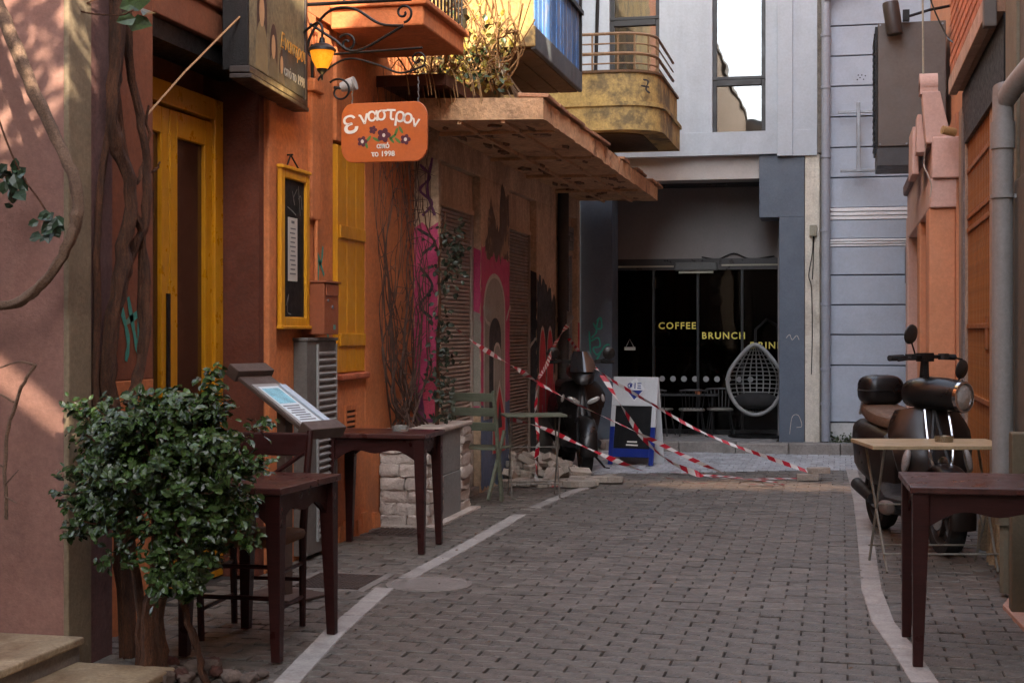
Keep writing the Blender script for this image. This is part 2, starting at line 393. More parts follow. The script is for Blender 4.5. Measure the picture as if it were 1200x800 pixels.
mb = MB(); mb.box(-3.3, -3.235, 6.49, 7.86, 3.12, 3.17); mb.build('lintel_moulding', ORD, tv, world=True, bevel=.01)
mb = MB(); mb.box(-3.5, -3.27, 6.49, 7.86, 2.84, 2.87); mb.box(-3.3, -3.28, 6.49, 7.86, 2.87, 2.94); mb.build('shutter_slot', BLK, tv, world=True)
mb = MB(); mb.box(-3.6, -3.256, 7.8, 7.872, -.05, 2.95); mb.build('door_reveal', M('reveal_brown', '#5a2a18', .8, .2, 4, .3, 40), tv, world=True)
# main wall from the door to the graffiti house, stepped pilasters
mb = MB(); mb.box(-3.75, -3.25, 7.872, 8.72, -.05, 3.4); mb.box(-3.75, -3.275, 8.72, 9.1, -.05, 3.4)
mb.box(-3.75, -3.25, 9.1, 9.69, -.05, 1.1); mb.box(-3.75, -3.25, 9.1, 9.69, 2.66, 3.4); mb.box(-3.75, -3.25, 9.69, 10.9, -.05, 3.4); mb.box(-3.75, -3.33, 9.1, 9.69, 1.1, 2.66)
mb.build('wall', ORG, tv, world=True, bevel=.008)
mb = MB(); mb.box(-3.26, -3.225, 7.88, 8.0, 0, 3.4); mb.build('pilaster', ORG, tv, world=True, bevel=.012)
mb = MB(); mb.box(-3.27, -3.2, 8.55, 8.74, 2.9, 2.98); mb.box(-3.27, -3.22, 8.57, 8.73, 2.1, 2.9, taper=0); mb.build('capital', ORG, tv, world=True, bevel=.01)
mb = MB(); mb.box(-9, -3.75, 5.8, 17.1, -.05, 9); mb.box(-3.75, -3.25, 5.8, 10.9, 3.4, 9); mb.build('upper_wall', ORG, tv, world=True)
# plinth bulge at the foot of the wall, broken plaster
mb = MB()
for i in range(9):
    y0 = 9.12+i*.09; mb.box(-3.26, -3.235+.02*math.sin(i*1.7), y0, y0+.095, -.03, .1+.05*math.sin(i*2.3)**2, taper=.006)
mb.rough(.008, 4); mb.build('broken_plaster', ORG, tv, world=True, bevel=.012)
# the yellow door
dr = MB(); dr.box(-3.56, -3.47, 6.5, 6.62, 0, 2.72); dr.box(-3.56, -3.47, 7.68, 7.79, 0, 2.72); dr.box(-3.56, -3.47, 6.62, 7.68, 2.6, 2.72)
door = dr.build('door', YELD, tv, world=True, bevel=.006)
mb = MB(); mb.box(-3.5, -3.455, 6.49, 6.57, 0, 2.62); sub(mb.build('door_gap_strip', DARK, tv, world=True), door)  # dark strip standing in for the dark gap beside the frame
for a, b in ((6.62, 7.14), (7.15, 7.68)):
    mb = MB(); z0, z1 = .02, 2.585
    mb.box(-3.54, -3.49, a, a+.09, z0, z1); mb.box(-3.54, -3.49, b-.09, b, z0, z1)
    mb.box(-3.54, -3.49, a+.09, b-.09, z1-.14, z1); mb.box(-3.54, -3.49, a+.09, b-.09, z0, z0+.6)
    mb.box(-3.5, -3.485, a+.13, b-.13, z0+.1, z0+.5)
    sub(mb.build('door_leaf', YELD, tv, world=True, bevel=.005), door)
    mb = MB(); mb.box(-3.522, -3.514, a+.085, b-.085, z0+.59, z1-.13); sub(mb.build('pane', M('brown_curtain_glass', (.045, .018, .01), .12, .3, 3, .02, 20, spec=.6), tv, world=True), door)
mb = MB(); mb.box(-3.49, -3.48, 7.1, 7.135, .95, 1.6); mb.tube([(-3.485, 7.12, 1.05), (-3.45, 7.12, 1.05), (-3.445, 7.02, 1.05)], .009)
sub(mb.build('handle', BLK, tv, world=True), door)
# yellow shuttered window
mb = MB(); mb.box(-3.33, -3.262, 9.115, 9.675, 1.12, 2.64); ws = mb.build('window', YEL, tv, world=True)
for i in range(3):
    mb = MB(); mb.box(-3.265, -3.248, 9.118+i*.186, 9.118+i*.186+.182, 1.125, 2.635); sub(mb.build('shutter_board', YEL, tv, world=True, bevel=.004), ws)
for z in (1.3, 2.02):
    mb = MB(); mb.box(-3.25, -3.232, 9.14, 9.655, z, z+.085); sub(mb.build('shutter_batten', YEL, tv, world=True, bevel=.005), ws)
mb = MB(); mb.box(-3.3, -3.21, 9.09, 9.7, 1.07, 1.115); mb.rough(.006, 5); sub(mb.build('sill', M('worn_sill', '#a8593a', .85, .3, 8, .5, 50), tv, world=True, bevel=.008), ws)
# two vents in the wall foot
for z0, z1 in ((.62, .9), (.33, .58)):
    mb = MB(); y0, y1 = 9.27, 9.46
    mb.box(-3.252, -3.236, y0-.02, y0, z0, z1); mb.box(-3.252, -3.236, y1, y1+.02, z0, z1); mb.box(-3.252, -3.236, y0, y1, z1-.02, z1); mb.box(-3.252, -3.236, y0, y1, z0, z0+.02)
    n = int((z1-z0)/.035)
    for i in range(1, n): mb.box(-3.252, -3.238, y0, y1, z0+i*.035, z0+i*.035+.018)
    vn = mb.build('vent_grille', ORG, tv, world=True)
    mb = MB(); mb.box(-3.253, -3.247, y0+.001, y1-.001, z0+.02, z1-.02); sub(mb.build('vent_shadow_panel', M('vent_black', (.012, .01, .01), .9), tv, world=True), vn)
# thin conduit and taps on the wall
mb = MB(); mb.tube([(-3.235, 8.67, 3.3), (-3.235, 8.67, 1.72)], .013, 8); mb.build('conduit', ORG, tv, world=True, smooth=True)
# teal scrawls (flat paint)
TEAL = paint('teal_spray', '#3f8f80', .35, (.3, .14, .07))
def stroke(path, w0, x, mat, parent, axis='x', name='scrawl', k=6, lift=.003):
    pts = spline([(a, b, 0) for a, b in path], k); mb = MB(); vs = []
    for i, p in enumerate(pts):
        d = (pts[min(i+1, len(pts)-1)]-pts[max(i-1, 0)]); d = d.normalized() if d.length > 1e-6 else Vector((1, 0, 0)); q = Vector((-d.y, d.x, 0))*w0/2*(.75+.5*abs(math.sin(i*.7)))
        for s_ in (p+q, p-q): vs.append((x, s_.x, s_.y) if axis == 'x' else (s_.x, x, s_.y))
    n = len(pts); fs = [(2*i, 2*i+1, 2*i+3, 2*i+2) for i in range(n-1)]
    mb.add(vs, fs); return mb.build(name, mat, parent, world=True, fix=False)
for pth in ([(8.8, 2.04), (8.76, 1.9), (8.86, 1.84), (8.9, 1.95)], [(8.82, 1.84), (8.8, 1.6), (8.9, 1.55), (8.84, 1.46)], [(8.78, 1.58), (8.95, 1.66), (8.96, 1.5)], [(8.86, 1.46), (8.98, 1.4), (8.99, 1.28), (8.86, 1.26), (8.88, 1.36)], [(8.84, 1.24), (8.97, 1.18), (8.95, 1.06), (8.87, 1.02)], [(8.8, 1.9), (8.92, 1.76)]):
    stroke(pth, .025, -3.2715, TEAL, tv)
for pth in ([(6.12, 1.62), (6.16, 1.5), (6.22, 1.36), (6.2, 1.26)], [(6.22, 1.56), (6.3, 1.34), (6.34, 1.3), (6.38, 1.46)], [(6.2, 1.44), (6.42, 1.52)], [(6.33, 1.5), (6.33, 1.22)]):
    stroke(pth, .03, -3.249, TEAL, tv)
# concrete balcony slab of the taverna
bo = MB(); bo.box(-3.25, -2.62, 8.98, 10.02, 3.37, 3.5); bal = bo.build('balcony', ORG, tv, world=True, bevel=.012)
mb = MB(); mb.box(-3.25, -2.59, 8.95, 10.05, 3.5, 3.54); sub(mb.build('balcony_coping', ORG, tv, world=True, bevel=.01), bal)
mb = MB()
for i in range(12): y = 9.0+i*.09; mb.tube([(-2.63, y, 3.54), (-2.63, y, 4.4)], .008, 6)
for i in range(6): x = -2.66-i*.1; mb.tube([(x, 8.99, 3.54), (x, 8.99, 4.4)], .008, 6)
mb.tube([(-3.25, 8.99, 4.4), (-2.63, 8.99, 4.4), (-2.63, 10, 4.4)], .016, 6); sub(mb.build('balcony_railing', BLK, tv, world=True), bal)
# brown sheet awning past the balcony
mb = MB(); mb.box(-3.25, -2.74, 9.95, 11.3, 3.17, 3.2); mb.box(-2.76, -2.735, 9.95, 11.3, 3.15, 3.23); mb.box(-3.25, -2.74, 9.94, 9.96, 3.15, 3.23)
mb.build('sheet_awning', M('brown_sheet', '#4a2415', .6, .2, 5, .2, 40), tv, world=True)
# ---------------------------------------------------------------- graffiti house
STU = M('raw_stucco', '#bfa387', .9, .24, 2.5, .5, 30, dirt=.6, dcol=(.06, .045, .035), ds=1.1, streak=.5, dist=.01)
CAN = M('canopy_concrete', '#c29a74', .9, .22, 2, .6, 14, dirt=.75, dcol=(.1, .055, .035), ds=2.4, dist=.02, dlo=.55, dhi=.66)
OCH = M('ochre_render', '#b0965c', .85, .25, 3, .45, 35, dirt=.85, dcol=(.1, .08, .05), ds=2.6, dlo=.47, dhi=.6, streak=.75, dist=.008)
gh = thing('graffiti_house', 'old stucco house with roller shutters, graffiti and crumbling concrete canopy', 'building', (-3.05, 10.88, 0))
mb = MB(); X0, X1 = -3.75, -3.05
for a, b in ((10.885, 10.95), (12.24, 13.36), (14.62, 15.93), (17.0, 17.14)): mb.box(X0, X1, a, b, -.05, 2.74)
mb.box(X0, X1, 10.885, 17.14, 2.74, 3.05)
mb.build('wall', STU, gh, world=True, bevel=.008)
mb = MB(); mb.box(X0, X1-.004, 10.885, 17.14, 3.05, 9); mb.build('upper_wall', OCH, gh, world=True)
mb = MB(); mb.box(-3.75, -3.17, 10.95, 17.0, -.05, 2.74); mb.build('back_wall', M('shop_dark', (.02, .018, .016), .9), gh, world=True)
SHM = {0: M('shutter_brown', '#9a8b80', .55, .2, 4, .15, 60, dirt=.35, dcol=(.25, .04, .06), ds=.9, dlo=.5, dhi=.58),
       1: M('shutter_grey', '#8d7c70', .55, .2, 4, .15, 60, dirt=.4, dcol=(.05, .04, .04), ds=1), 2: M('shutter_steel', '#8f9192', .5, .2, 4, .15, 60, dirt=.4, ds=1)}
for i, (a, b, zt, zb) in enumerate(((10.95, 12.24, 2.74, 2.41), (13.36, 14.62, 2.74, 2.39), (15.93, 17.0, 2.74, 2.3))):
    mb = MB(); z = .06
    q = .62
    while z < zb-.01:
        mb.prism([(-3.15, z), (-3.138, z+.005), (-3.132, z+.016), (-3.138, z+.027), (-3.15, z+.031)], 'y', a+.03, b-.03); z += .034
    s = mb.build('roller_shutter', SHM[i], gh, world=True, smooth=True, kind='stuff', ang=50)
    for y in (a, b-.04):
        mb = MB(); mb.box(-3.165, -3.115, y+.001, y+.039, .02, zb); sub(mb.build('shutter_rail', SHM[i], gh, world=True), s)
    mb = MB(); mb.box(-3.168, -3.12, a+.002, b-.002, zb, zt-.002); mb.box(-3.168, -3.105, a+.004, b-.004, zb-.005, zb+.035); sub(mb.build('shutter_box', STU, gh, world=True, bevel=.004), s)
    mb = MB(); mb.box(-3.168, -3.06, a+.002, b-.002, -.03, .055); sub(mb.build('threshold', KERB, gh, world=True, bevel=.006), s)
mb = MB(); mb.box(-3.11, -3.075, 16.0, 16.9, 2.35, 2.62); sg = mb.build('shop_sign', M('old_sign', '#8b8880', .7, .25, 6, .2, 50, dirt=.5), gh, world=True, bevel=.006)
mb = MB(); r4 = random.Random(9)
for row in range(2):
    y = 16.08
    while y < 16.8:
        l = r4.uniform(.03, .07); z = 2.52-row*.1
        mb.box(-3.0745, -3.0725, y, y+l*.3, z-.03, z+.03); mb.box(-3.0745, -3.0725, y, y+l, z+.02, z+.034); y += l+.03
sub(mb.build('faded_lettering', M('faded_ink', (.08, .08, .08), .8), gh, world=True), sg)
# canopy slab: broken plaster soffit, ragged edge, tile flashing
def canopy():
    mb = MB(); nx, nyy = 10, 60; r = random.Random(21); vs = []; fs = []
    for j in range(nyy+1):
        y = 10.3+j*(17.05-10.3)/nyy
        for i in range(nx+1):
            t = i/nx; x = -3.05+t*.95+(r.uniform(-.012, .012) if i == nx else 0)
            z = 2.955-.02*t+(.02*(1-math.cos(t*6))*.0)
            if 0 < i < nx: z += r.choice((0, 0, 0, .012, -.004))
            vs.append((x, y, z))
    n = nx+1
    for j in range(nyy):
        for i in range(nx): fs.append((j*n+i, (j+1)*n+i, (j+1)*n+i+1, j*n+i+1))
    mb.add(vs, fs)
    # ragged outer face and the near end
    top = [(-2.1+r.uniform(-.012, .012), 10.3+j*(17.05-10.3)/nyy, 3.09+r.uniform(-.012, .006)) for j in range(nyy+1)]
    k = len(mb.v); mb.v += top
    for j in range(nyy): mb.f.append((j*n+nx, (j+1)*n+nx, k+j+1, k+j)); mb.m.append(0)
    mb.add([(-3.05, 10.3, 2.955), (-2.1, 10.3, 2.935), (-2.1, 10.3, 3.09), (-3.05, 10.3, 3.12)], [(0, 1, 2, 3)])
    mb.add([(-3.05, 17.05, 2.955), (-2.1, 17.05, 2.935), (-2.1, 17.05, 3.09), (-3.05, 17.05, 3.12)], [(0, 1, 2, 3)])
    mb.add([(-3.05, 10.3, 3.12), (-2.1, 10.3, 3.09), (-2.1, 17.05, 3.09), (-3.05, 17.05, 3.12)], [(0, 1, 2, 3)])
    return mb.build('canopy', CAN, gh, world=True, fix=True)
cn = canopy()
for y in (10.9, 12.6, 14.1, 15.6):
    mb = MB(); mb.box(-3.05, -2.14, y, y+.05, 2.918, 2.945); mb.rough(.006, int(y*10)); sub(mb.build('soffit_rib', CAN, gh, world=True), cn)
for x in (-2.75, -2.42):
    mb = MB(); mb.box(x, x+.03, 10.32, 17.0, 2.922, 2.945); mb.rough(.004, 3); sub(mb.build('soffit_batten', CAN, gh, world=True), cn)
TILE = M('edge_tile', '#a5795a', .85, .25, 6, .4, 40, rnd=.25, dirt=.4)
y = 10.3; r5 = random.Random(5)
while y < 16.9:
    l = r5.uniform(.28, .6)
    if r5.random() < .8:
        mb = MB(); mb.box(-2.3, -2.075+r5.uniform(-.012, .012), y+.01, y+l-.01, 3.1, 3.128, rot=ZROT(r5.uniform(-.03, .03)) @ YROT(r5.uniform(-.05, .09))); sub(mb.build('edge_tile', TILE, gh, world=True, bevel=.004, seg=1), cn)
    y += l
# spalled plaster scabs under the canopy
r6 = random.Random(31); SPALL = M('spalled_plaster', '#7a5a44', .95, .35, 8, .7, 30, dist=.02)
for i in range(44):
    x, y = r6.uniform(-2.95, -2.2), r6.uniform(10.5, 16.8); mb = MB(); n = 17; kx, ky = r6.uniform(.02, .07), r6.uniform(.06, .22)
    ring = [(x+r6.uniform(.25, 1)*kx*math.cos(a*2*math.pi/n), y+r6.uniform(.25, 1)*ky*math.sin(a*2*math.pi/n)) for a in range(n)]
    mb.prism(ring, 'z', 2.926+r6.uniform(0, .01), 2.95); sub(mb.build('plaster_scab', SPALL, gh, world=True, kind='stuff'), cn)
# iron rainwater pipe between the second and third shutter
mb = MB(); mb.tube([(-2.98, 15.72, .02), (-2.98, 15.72, 2.92)], .062, 12)
for z in (.7, 1.5, 2.4): mb.tube([(-2.98, 15.72, z), (-2.98, 15.72, z+.05)], .072, 12)
mb.build('rainwater_pipe', M('dark_pipe', '#33302e', .6, .3, 5, .2, 50, dirt=.4), gh, world=True, smooth=True)
# painted graffiti areas
MAG = paint('magenta_spray', '#b8406a', .35, (.3, .12, .1)); RED = paint('red_spray', '#c03a42', .35, (.12, .05, .05)); GRY = paint('grey_spray', '#8f8a80', .3, (.2, .18, .15))
BKS = paint('black_spray', '#2a2728', .25, (.1, .08, .07)); WHS = paint('white_spray', '#b9b2a8', .4, (.3, .22, .2)); BLS = paint('blue_spray', '#5a6a86', .35, (.12, .1, .1)); PNK = paint('pink_spray', '#c04a63', .35, (.35, .15, .12)); PUR = paint('purple_spray', '#5d2a52', .35, (.25, .1, .12))
def patch(poly, x, mat, axis='x', rag=0, seed=0):
    r = random.Random(seed); mb = MB(); P = []
    for i, (a, b) in enumerate(poly):
        a2, b2 = poly[(i+1) % len(poly)]; n = max(1, int(math.hypot(a2-a, b2-b)/.06)) if rag else 1
        for k in range(n):
            t = k/n; e = rag if 0 < k < n else 0; P.append((a+(a2-a)*t+r.uniform(-e, e)*.3, b+(b2-b)*t+r.uniform(-e, e)))
    mb.add([(x, a, b) if axis == 'x' else (a, x, b) for a, b in P], [tuple(range(len(P)))]); return mb.build('painted_patch', mat, gh, world=True, fix=False)
# (faces look towards +x / -y: winding does not matter to the material)
patch([(12.245, .75), (13.355, .75), (13.355, 2.06), (12.245, 2.16)], -3.0475, MAG, rag=.05, seed=1)
patch([(12.245, .03), (13.355, .03), (13.355, .76), (12.245, .76)], -3.0472, BLS, rag=.03, seed=2)
def arch(y0, y1, z0, zt, n=14): c = (y0+y1)/2; r = (y1-y0)/2; return [(y0, z0)]+[(c-r*math.cos(math.pi*i/n), zt-r*.75+r*.75*math.sin(math.pi*i/n)) for i in range(n+1)]+[(y1, z0)]
patch(arch(12.32, 13.16, .62, 1.92), -3.0455, WHS); patch(arch(12.36, 13.12, .62, 1.88), -3.0440, GRY); patch(arch(12.52, 12.98, .62, 1.52), -3.0425, BKS)
patch(arch(12.68, 12.96, .62, 1.3), -3.0410, WHS); patch(arch(12.7, 12.94, .62, 1.27), -3.0395, GRY)
patch([(12.62, .3), (13.14, .3), (13.14, .62), (12.9, .96), (12.62, .6)], -3.0380, WHS); patch([(12.65, .3), (13.11, .3), (13.11, .61), (12.9, .9), (12.65, .58)], -3.0365, RED)
patch([(12.8, .52), (13.0, .52), (12.9, .8)], -3.0350, BKS)
patch([(14.625, .9), (15.62, .9), (15.62, 1.75), (14.625, 1.95)], -3.0475, BKS, rag=.08, seed=5); patch([(14.625, .03), (15.62, .03), (15.62, .92), (14.625, .92)], -3.0472, GRY, rag=.04, seed=6)
for k, yy in enumerate((14.9, 15.3)):
    c = lambda s_: [(yy+.17*s_*math.cos(a*math.pi/8), 1.02+.4*s_*math.sin(a*math.pi/8)) for a in range(16)]
    patch(c(1.1), -3.0455, WHS); patch(c(1), -3.0440, RED)
for a in range(5): patch([(14.7+a*.18, .5), (14.86+a*.18, .5), (14.84+a*.18, .78), (14.78+a*.18, .9), (14.72+a*.18, .78)], -3.0425, PNK if a % 2 else RED)
patch([(12.35, 2.08), (13.3, 2.04), (13.34, 2.68), (13.0, 2.72), (12.9, 2.3), (12.6, 2.6)], -3.0470, paint('soot_stain', '#5c4a3c', .9, lin('#a58768'), 4), rag=.07, seed=8)
# near end wall of the house, sprayed magenta and purple
patch([(-3.249, .9), (-3.052, .9), (-3.052, 2.25), (-3.249, 2.2)], 10.8825, MAG, 'y', rag=.04, seed=9); patch([(-3.249, .05), (-3.052, .05), (-3.052, .95), (-3.249, .9)], 10.8815, PUR, 'y', rag=.04, seed=10)
patch([(-3.16, .72), (-3.08, .72), (-3.07, 1.05), (-3.12, 1.2), (-3.18, 1.0)], 10.880, PNK, 'y', rag=.02, seed=11)
for k, pth in enumerate(([(-3.2, 2.7), (-3.12, 2.6), (-3.2, 2.5), (-3.1, 2.4), (-3.18, 2.3)], [(-3.1, 2.75), (-3.14, 2.5), (-3.08, 2.3)], [(-3.2, 1.9), (-3.1, 1.75), (-3.2, 1.6), (-3.1, 1.5)], [(-3.22, 2.2), (-3.08, 2.1), (-3.18, 2.0)])): stroke(pth, .02, 10.879, PUR if k < 2 else BKS, gh, 'y')
stroke([(12.26, 1.62), (12.36, 1.5), (12.5, 1.46)], .03, -3.034, WHS, gh); stroke([(13.16, 1.5), (13.3, 1.62), (13.35, 1.6)], .03, -3.034, WHS, gh)
# reveal paint (far side of the first and second shutter bays)
for (yb, mat_, z0, z1, sd) in ((12.24, MAG, .7, 2.1, 12), (12.24, GRY, .75, 1.55, 13), (14.62, BKS, .1, 2.0, 14)): patch([(-3.145, z0), (-3.052, z0), (-3.052, z1), (-3.145, z1+.04)], yb-(.002 if mat_ != GRY else .0035), mat_, 'y', rag=.03, seed=sd)
stroke([(-3.14, 1.2), (-3.1, 1.27), (-3.055, 1.33)], .02, 14.6165, WHS, gh, 'y')
# pink scrawl bands across the first shutter (paint on its face is in the metal) and red paper strip by the third
mb = MB(); mb.box(-3.052, -3.045, 17.02, 17.1, .3, 1.5); mb.build('poster_strip', RED, gh, world=True)
# blue panelled balcony
BLU = M('blue_panel', '#3a6ca8', .6, .2, 4, .2, 40, rnd=.4, dirt=.85, dcol=(.22, .21, .2), ds=2.6, streak=.5)
mb = MB(); mb.box(-3.05, -2.33, 11.0, 13.05, 3.6, 3.66); bb = mb.build('balcony', M('balcony_board', '#5a4630', .85, .25, 4, .3, 40), gh, world=True, bevel=.008)
for i in range(4):
    mb = MB(); mb.box(-3.03+i*.175, -3.03+i*.175+.165, 11.02, 13.03, 3.575, 3.598); sub(mb.build('soffit_board', M('balcony_board', ''), gh, world=True, bevel=.004), bb)
mb = MB(); mb.box(-2.34, -2.3, 10.98, 13.07, 3.58, 3.76); sub(mb.build('edge_beam', M('grey_blue_render', '#4c5258', .8, .25, 4, .4, 40, dirt=.5), gh, world=True, bevel=.012), bb)
mb = MB(); mb.box(-3.05, -2.3, 10.965, 10.985, 3.6, 3.76); sub(mb.build('end_beam', OCH, gh, world=True, bevel=.008), bb)
y = 11.02; r7 = random.Random(4); kk = 1; PALE = M('peeled_panel', '#8a8f92', .8, .3, 6, .4, 50, dirt=.6, dcol=(.1, .12, .15), ds=4)
while y < 13.0:
    l = r7.uniform(.1, .19) if kk % 2 else r7.uniform(.025, .06); mb = MB(); mb.box(-2.335, -2.315+(0 if kk % 2 else -.006), y, min(y+l-.006, 13.05), 3.76, 4.75); sub(mb.build('balcony_panel', BLU if kk % 2 else PALE, gh, world=True, bevel=.004), bb); y += l; kk += 1
mb = MB(); mb.box(-2.345, -2.285, 10.98, 13.07, 4.28, 4.32); mb.box(-2.33, -2.3, 13.03, 13.06, 3.76, 4.75); sub(mb.build('balcony_rail', BLK, gh, world=True), bb)
mb = MB(); mb.box(-2.85, -2.32, 10.99, 11.015, 3.76, 4.8); sub(mb.build('end_panel', OCH, gh, world=True, bevel=.006), bb)
# curved ochre balcony further on
def rounded(x0, x1, y0, y1, r, n=10): return [(x0, y0)]+[(x1-r+r*math.sin(math.pi/2*i/n), y0+r-r*math.cos(math.pi/2*i/n)) for i in range(n+1)]+[(x1, y1), (x0, y1)]
mb = MB(); mb.prism(rounded(-3.05, -1.76, 14.42, 16.3, .42), 'z', 3.42, 3.66); cb = mb.build('balcony', OCH, gh, world=True, smooth=True, ang=40)
mb = MB(); mb.prism(rounded(-3.05, -1.74, 14.40, 16.32, .43), 'z', 3.66, 3.70); sub(mb.build('balcony_coping', OCH, gh, world=True, smooth=True, ang=40), cb)
mb = MB(); mb.prism(rounded(-3.05, -1.79, 14.45, 16.29, .4), 'z', 3.70, 4.0); sub(mb.build('parapet', OCH, gh, world=True, smooth=True, ang=40), cb)
mb = MB(); mb.prism(rounded(-3.05, -1.77, 14.43, 16.3, .41), 'z', 4.0, 4.025); sub(mb.build('parapet_cap', M('dark_cap', '#5e4630', .8, .3, 5), gh, world=True, smooth=True, ang=40), cb)
mb = MB(); mb.prism(rounded(-2.9, -1.98, 14.62, 16.1, .3), 'z', 3.405, 3.425); sub(mb.build('soffit_panel', M('soffit_brown', '#4d3a28', .9, .3, 4, .4, 30), gh, world=True), cb)
RUST = M('rusty_ochre_rail', '#80664a', .6, .3, 8, .3, 80, dirt=.5, dcol=(.1, .04, .02))
def railpath(z, o=0): return [(x, y, z) for x, y in rounded(-3.0, -1.83+o, 14.5, 16.25, .36)[:-1]]
for z, r_ in ((4.40, .016), (4.30, .009), (4.2, .018), (4.1, .009)):
    mb = MB(); mb.tube(railpath(z), r_, 6); sub(mb.build('rail', RUST, gh, world=True, smooth=True), cb)
for i in range(0, 13, 3):
    p = railpath(4.0)[min(i+1, 11)]; mb = MB(); mb.tube([p, (p[0], p[1], 4.4)], .011, 6); sub(mb.build('rail_post', RUST, gh, world=True), cb)
for x in (-2.45,): mb = MB(); mb.tube([(x, 14.5, 4.0), (x, 14.5, 4.4)], .011, 6); sub(mb.build('rail_post', RUST, gh, world=True), cb)
for k, pth in enumerate(([(-1.93, 3.92), (-1.88, 3.9), (-1.9, 3.82), (-1.86, 3.78)], [(-1.95, 3.86), (-1.87, 3.84)])): stroke(pth, .016, 14.47, BKS, gh, 'y')

# ---------------------------------------------------------------- the cafe building across the end
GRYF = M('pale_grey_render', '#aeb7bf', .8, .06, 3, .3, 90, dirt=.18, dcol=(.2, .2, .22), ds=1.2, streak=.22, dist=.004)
SLATE = M('slate_paint', '#56616e', .6, .1, 3, .2, 60, dirt=.25, dcol=(.12, .13, .15), ds=1.5)
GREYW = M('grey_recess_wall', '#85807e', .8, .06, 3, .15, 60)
FRM = M('anthracite_frame', '#17181a', .4, .1, 5, .05, 60)
cf = thing('cafe_building', 'pale grey rendered building with slate pillars and a dark glazed cafe front', 'building', (-1.7, 17.2, .1))
Yf = 17.2
mb = MB()   # upper wall with two window openings, each opening left open
wins = ((-2.70, -2.10, 3.70, 5.7), (-1.475, -.855, 3.69, 5.42))
xs = [-3.9, -2.70, -2.10, -1.475, -.855, -.265]
mb.box(xs[0], xs[1], Yf, Yf+.35, 3.47, 7.5); mb.box(xs[2], xs[3], Yf, Yf+.35, 3.47, 7.5); mb.box(xs[4], xs[5], Yf, Yf+.35, 3.47, 7.5)
for x0, x1, z0, z1 in wins: mb.box(x0, x1, Yf, Yf+.35, 3.47, z0); mb.box(x0, x1, Yf, Yf+.35, z1, 7.5)
mb.build('wall', GRYF, cf, world=True)
for (x0, x1) in ((-.72, -.545),): mb = MB(); mb.box(x0, x1, Yf-.035, Yf+.01, 3.44, 7.5); mb.build('pilaster', GRYF, cf, world=True, bevel=.004)
mb = MB(); mb.box(-3.9, -.722, Yf-.012, Yf+.01, 3.468, 3.74); mb.box(-.543, -.267, Yf-.012, Yf+.01, 3.44, 3.74); mb.build('drip_band', GRYF, cf, world=True, bevel=.003)
mb = MB(); mb.box(-3.9, -.93, Yf+.12, Yf+.5, 3.2, 3.47); mb.build('lintel', M('warm_white_render', '#b3ada8', .8, .05, 3, .2, 60), cf, world=True)
mb = MB(); mb.box(-.93, -.41, Yf+.03, Yf+.6, 2.73, 3.465); mb.box(-.7, -.41, Yf+.03, Yf+.6, .1, 2.73); mb.build('pillar', SLATE, cf, world=True, bevel=.006)
mb = MB(); mb.box(-3.06, -2.67, Yf+.03, Yf+.5, .1, 3.2); pl = mb.build('pillar', SLATE, cf, world=True, bevel=.006)
for pth in ([(-2.9, 1.5), (-2.86, 1.4), (-2.92, 1.32)], [(-2.86, 1.52), (-2.81, 1.56), (-2.8, 1.44), (-2.86, 1.44), (-2.84, 1.53)], [(-2.93, 1.28), (-2.84, 1.32), (-2.82, 1.22), (-2.9, 1.2), (-2.86, 1.12), (-2.8, 1.16)], [(-2.94, 1.0), (-2.86, 1.06), (-2.76, 1.22), (-2.7, 1.24)], [(-2.95, 1.4), (-2.93, 1.1)]): stroke(pth, .018, Yf+.028, M('mint_spray', '#2fa58f', .6, .1), cf, 'y')
stroke([(-.62, 1.32), (-.58, 1.36), (-.55, 1.3), (-.5, 1.35), (-.47, 1.3)], .008, Yf+.028, WHS, cf, 'y'); stroke([(-.58, .2), (-.55, .4), (-.48, .42), (-.44, .3), (-.5, .28)], .006, Yf+.028, WHS, cf, 'y')
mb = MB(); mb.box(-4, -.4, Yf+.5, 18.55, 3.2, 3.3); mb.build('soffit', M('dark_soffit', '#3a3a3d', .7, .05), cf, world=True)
for x in (-2.35, -1.6): mb = MB(); mb.box(x, x+.24, 17.85, 17.97, 3.19, 3.201); mb.build('downlight', M('black_lens', (.01, .01, .01), .3), cf, world=True)
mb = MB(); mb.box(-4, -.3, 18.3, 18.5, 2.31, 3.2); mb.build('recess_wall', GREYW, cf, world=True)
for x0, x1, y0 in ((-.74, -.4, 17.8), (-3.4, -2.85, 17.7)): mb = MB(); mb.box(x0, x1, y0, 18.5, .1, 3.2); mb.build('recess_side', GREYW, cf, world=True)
# cafe front
DKS = M('black_aluminium', (.018, .018, .02), .35, .2, 5, .05)
front = MB(); front.box(-2.85, -.74, 18.27, 18.37, 2.17, 2.31)
fr = front.build('cafe_front', DKS, cf, world=True)
mb = MB(); mb.box(-2.83, -2.05, 18.25, 18.29, 2.205, 2.225); mb.box(-1.45, -.76, 18.25, 18.29, 2.215, 2.235); sub(mb.build('light_rail', M('rail_cream', '#9a9684', .5), cf, world=True), fr)
mb = MB(); mb.box(-2.03, -1.5, 18.2, 18.3, 2.16, 2.26, taper=.006); sub(mb.build('air_curtain', M('grey_plastic', '#4c4c4a', .5), cf, world=True, bevel=.01), fr)
mb = MB(); mb.box(-1.98, -1.55, 18.205, 18.25, 2.125, 2.15); sub(mb.build('air_vent', M('rail_cream', ''), cf, world=True), fr)
mb = MB(); mb.box(-2.85, -.74, 18.28, 18.36, .1, .17); sub(mb.build('bottom_rail', DKS, cf, world=True), fr)
GL = glass('cafe_glass', (.3, .31, .31), .3)
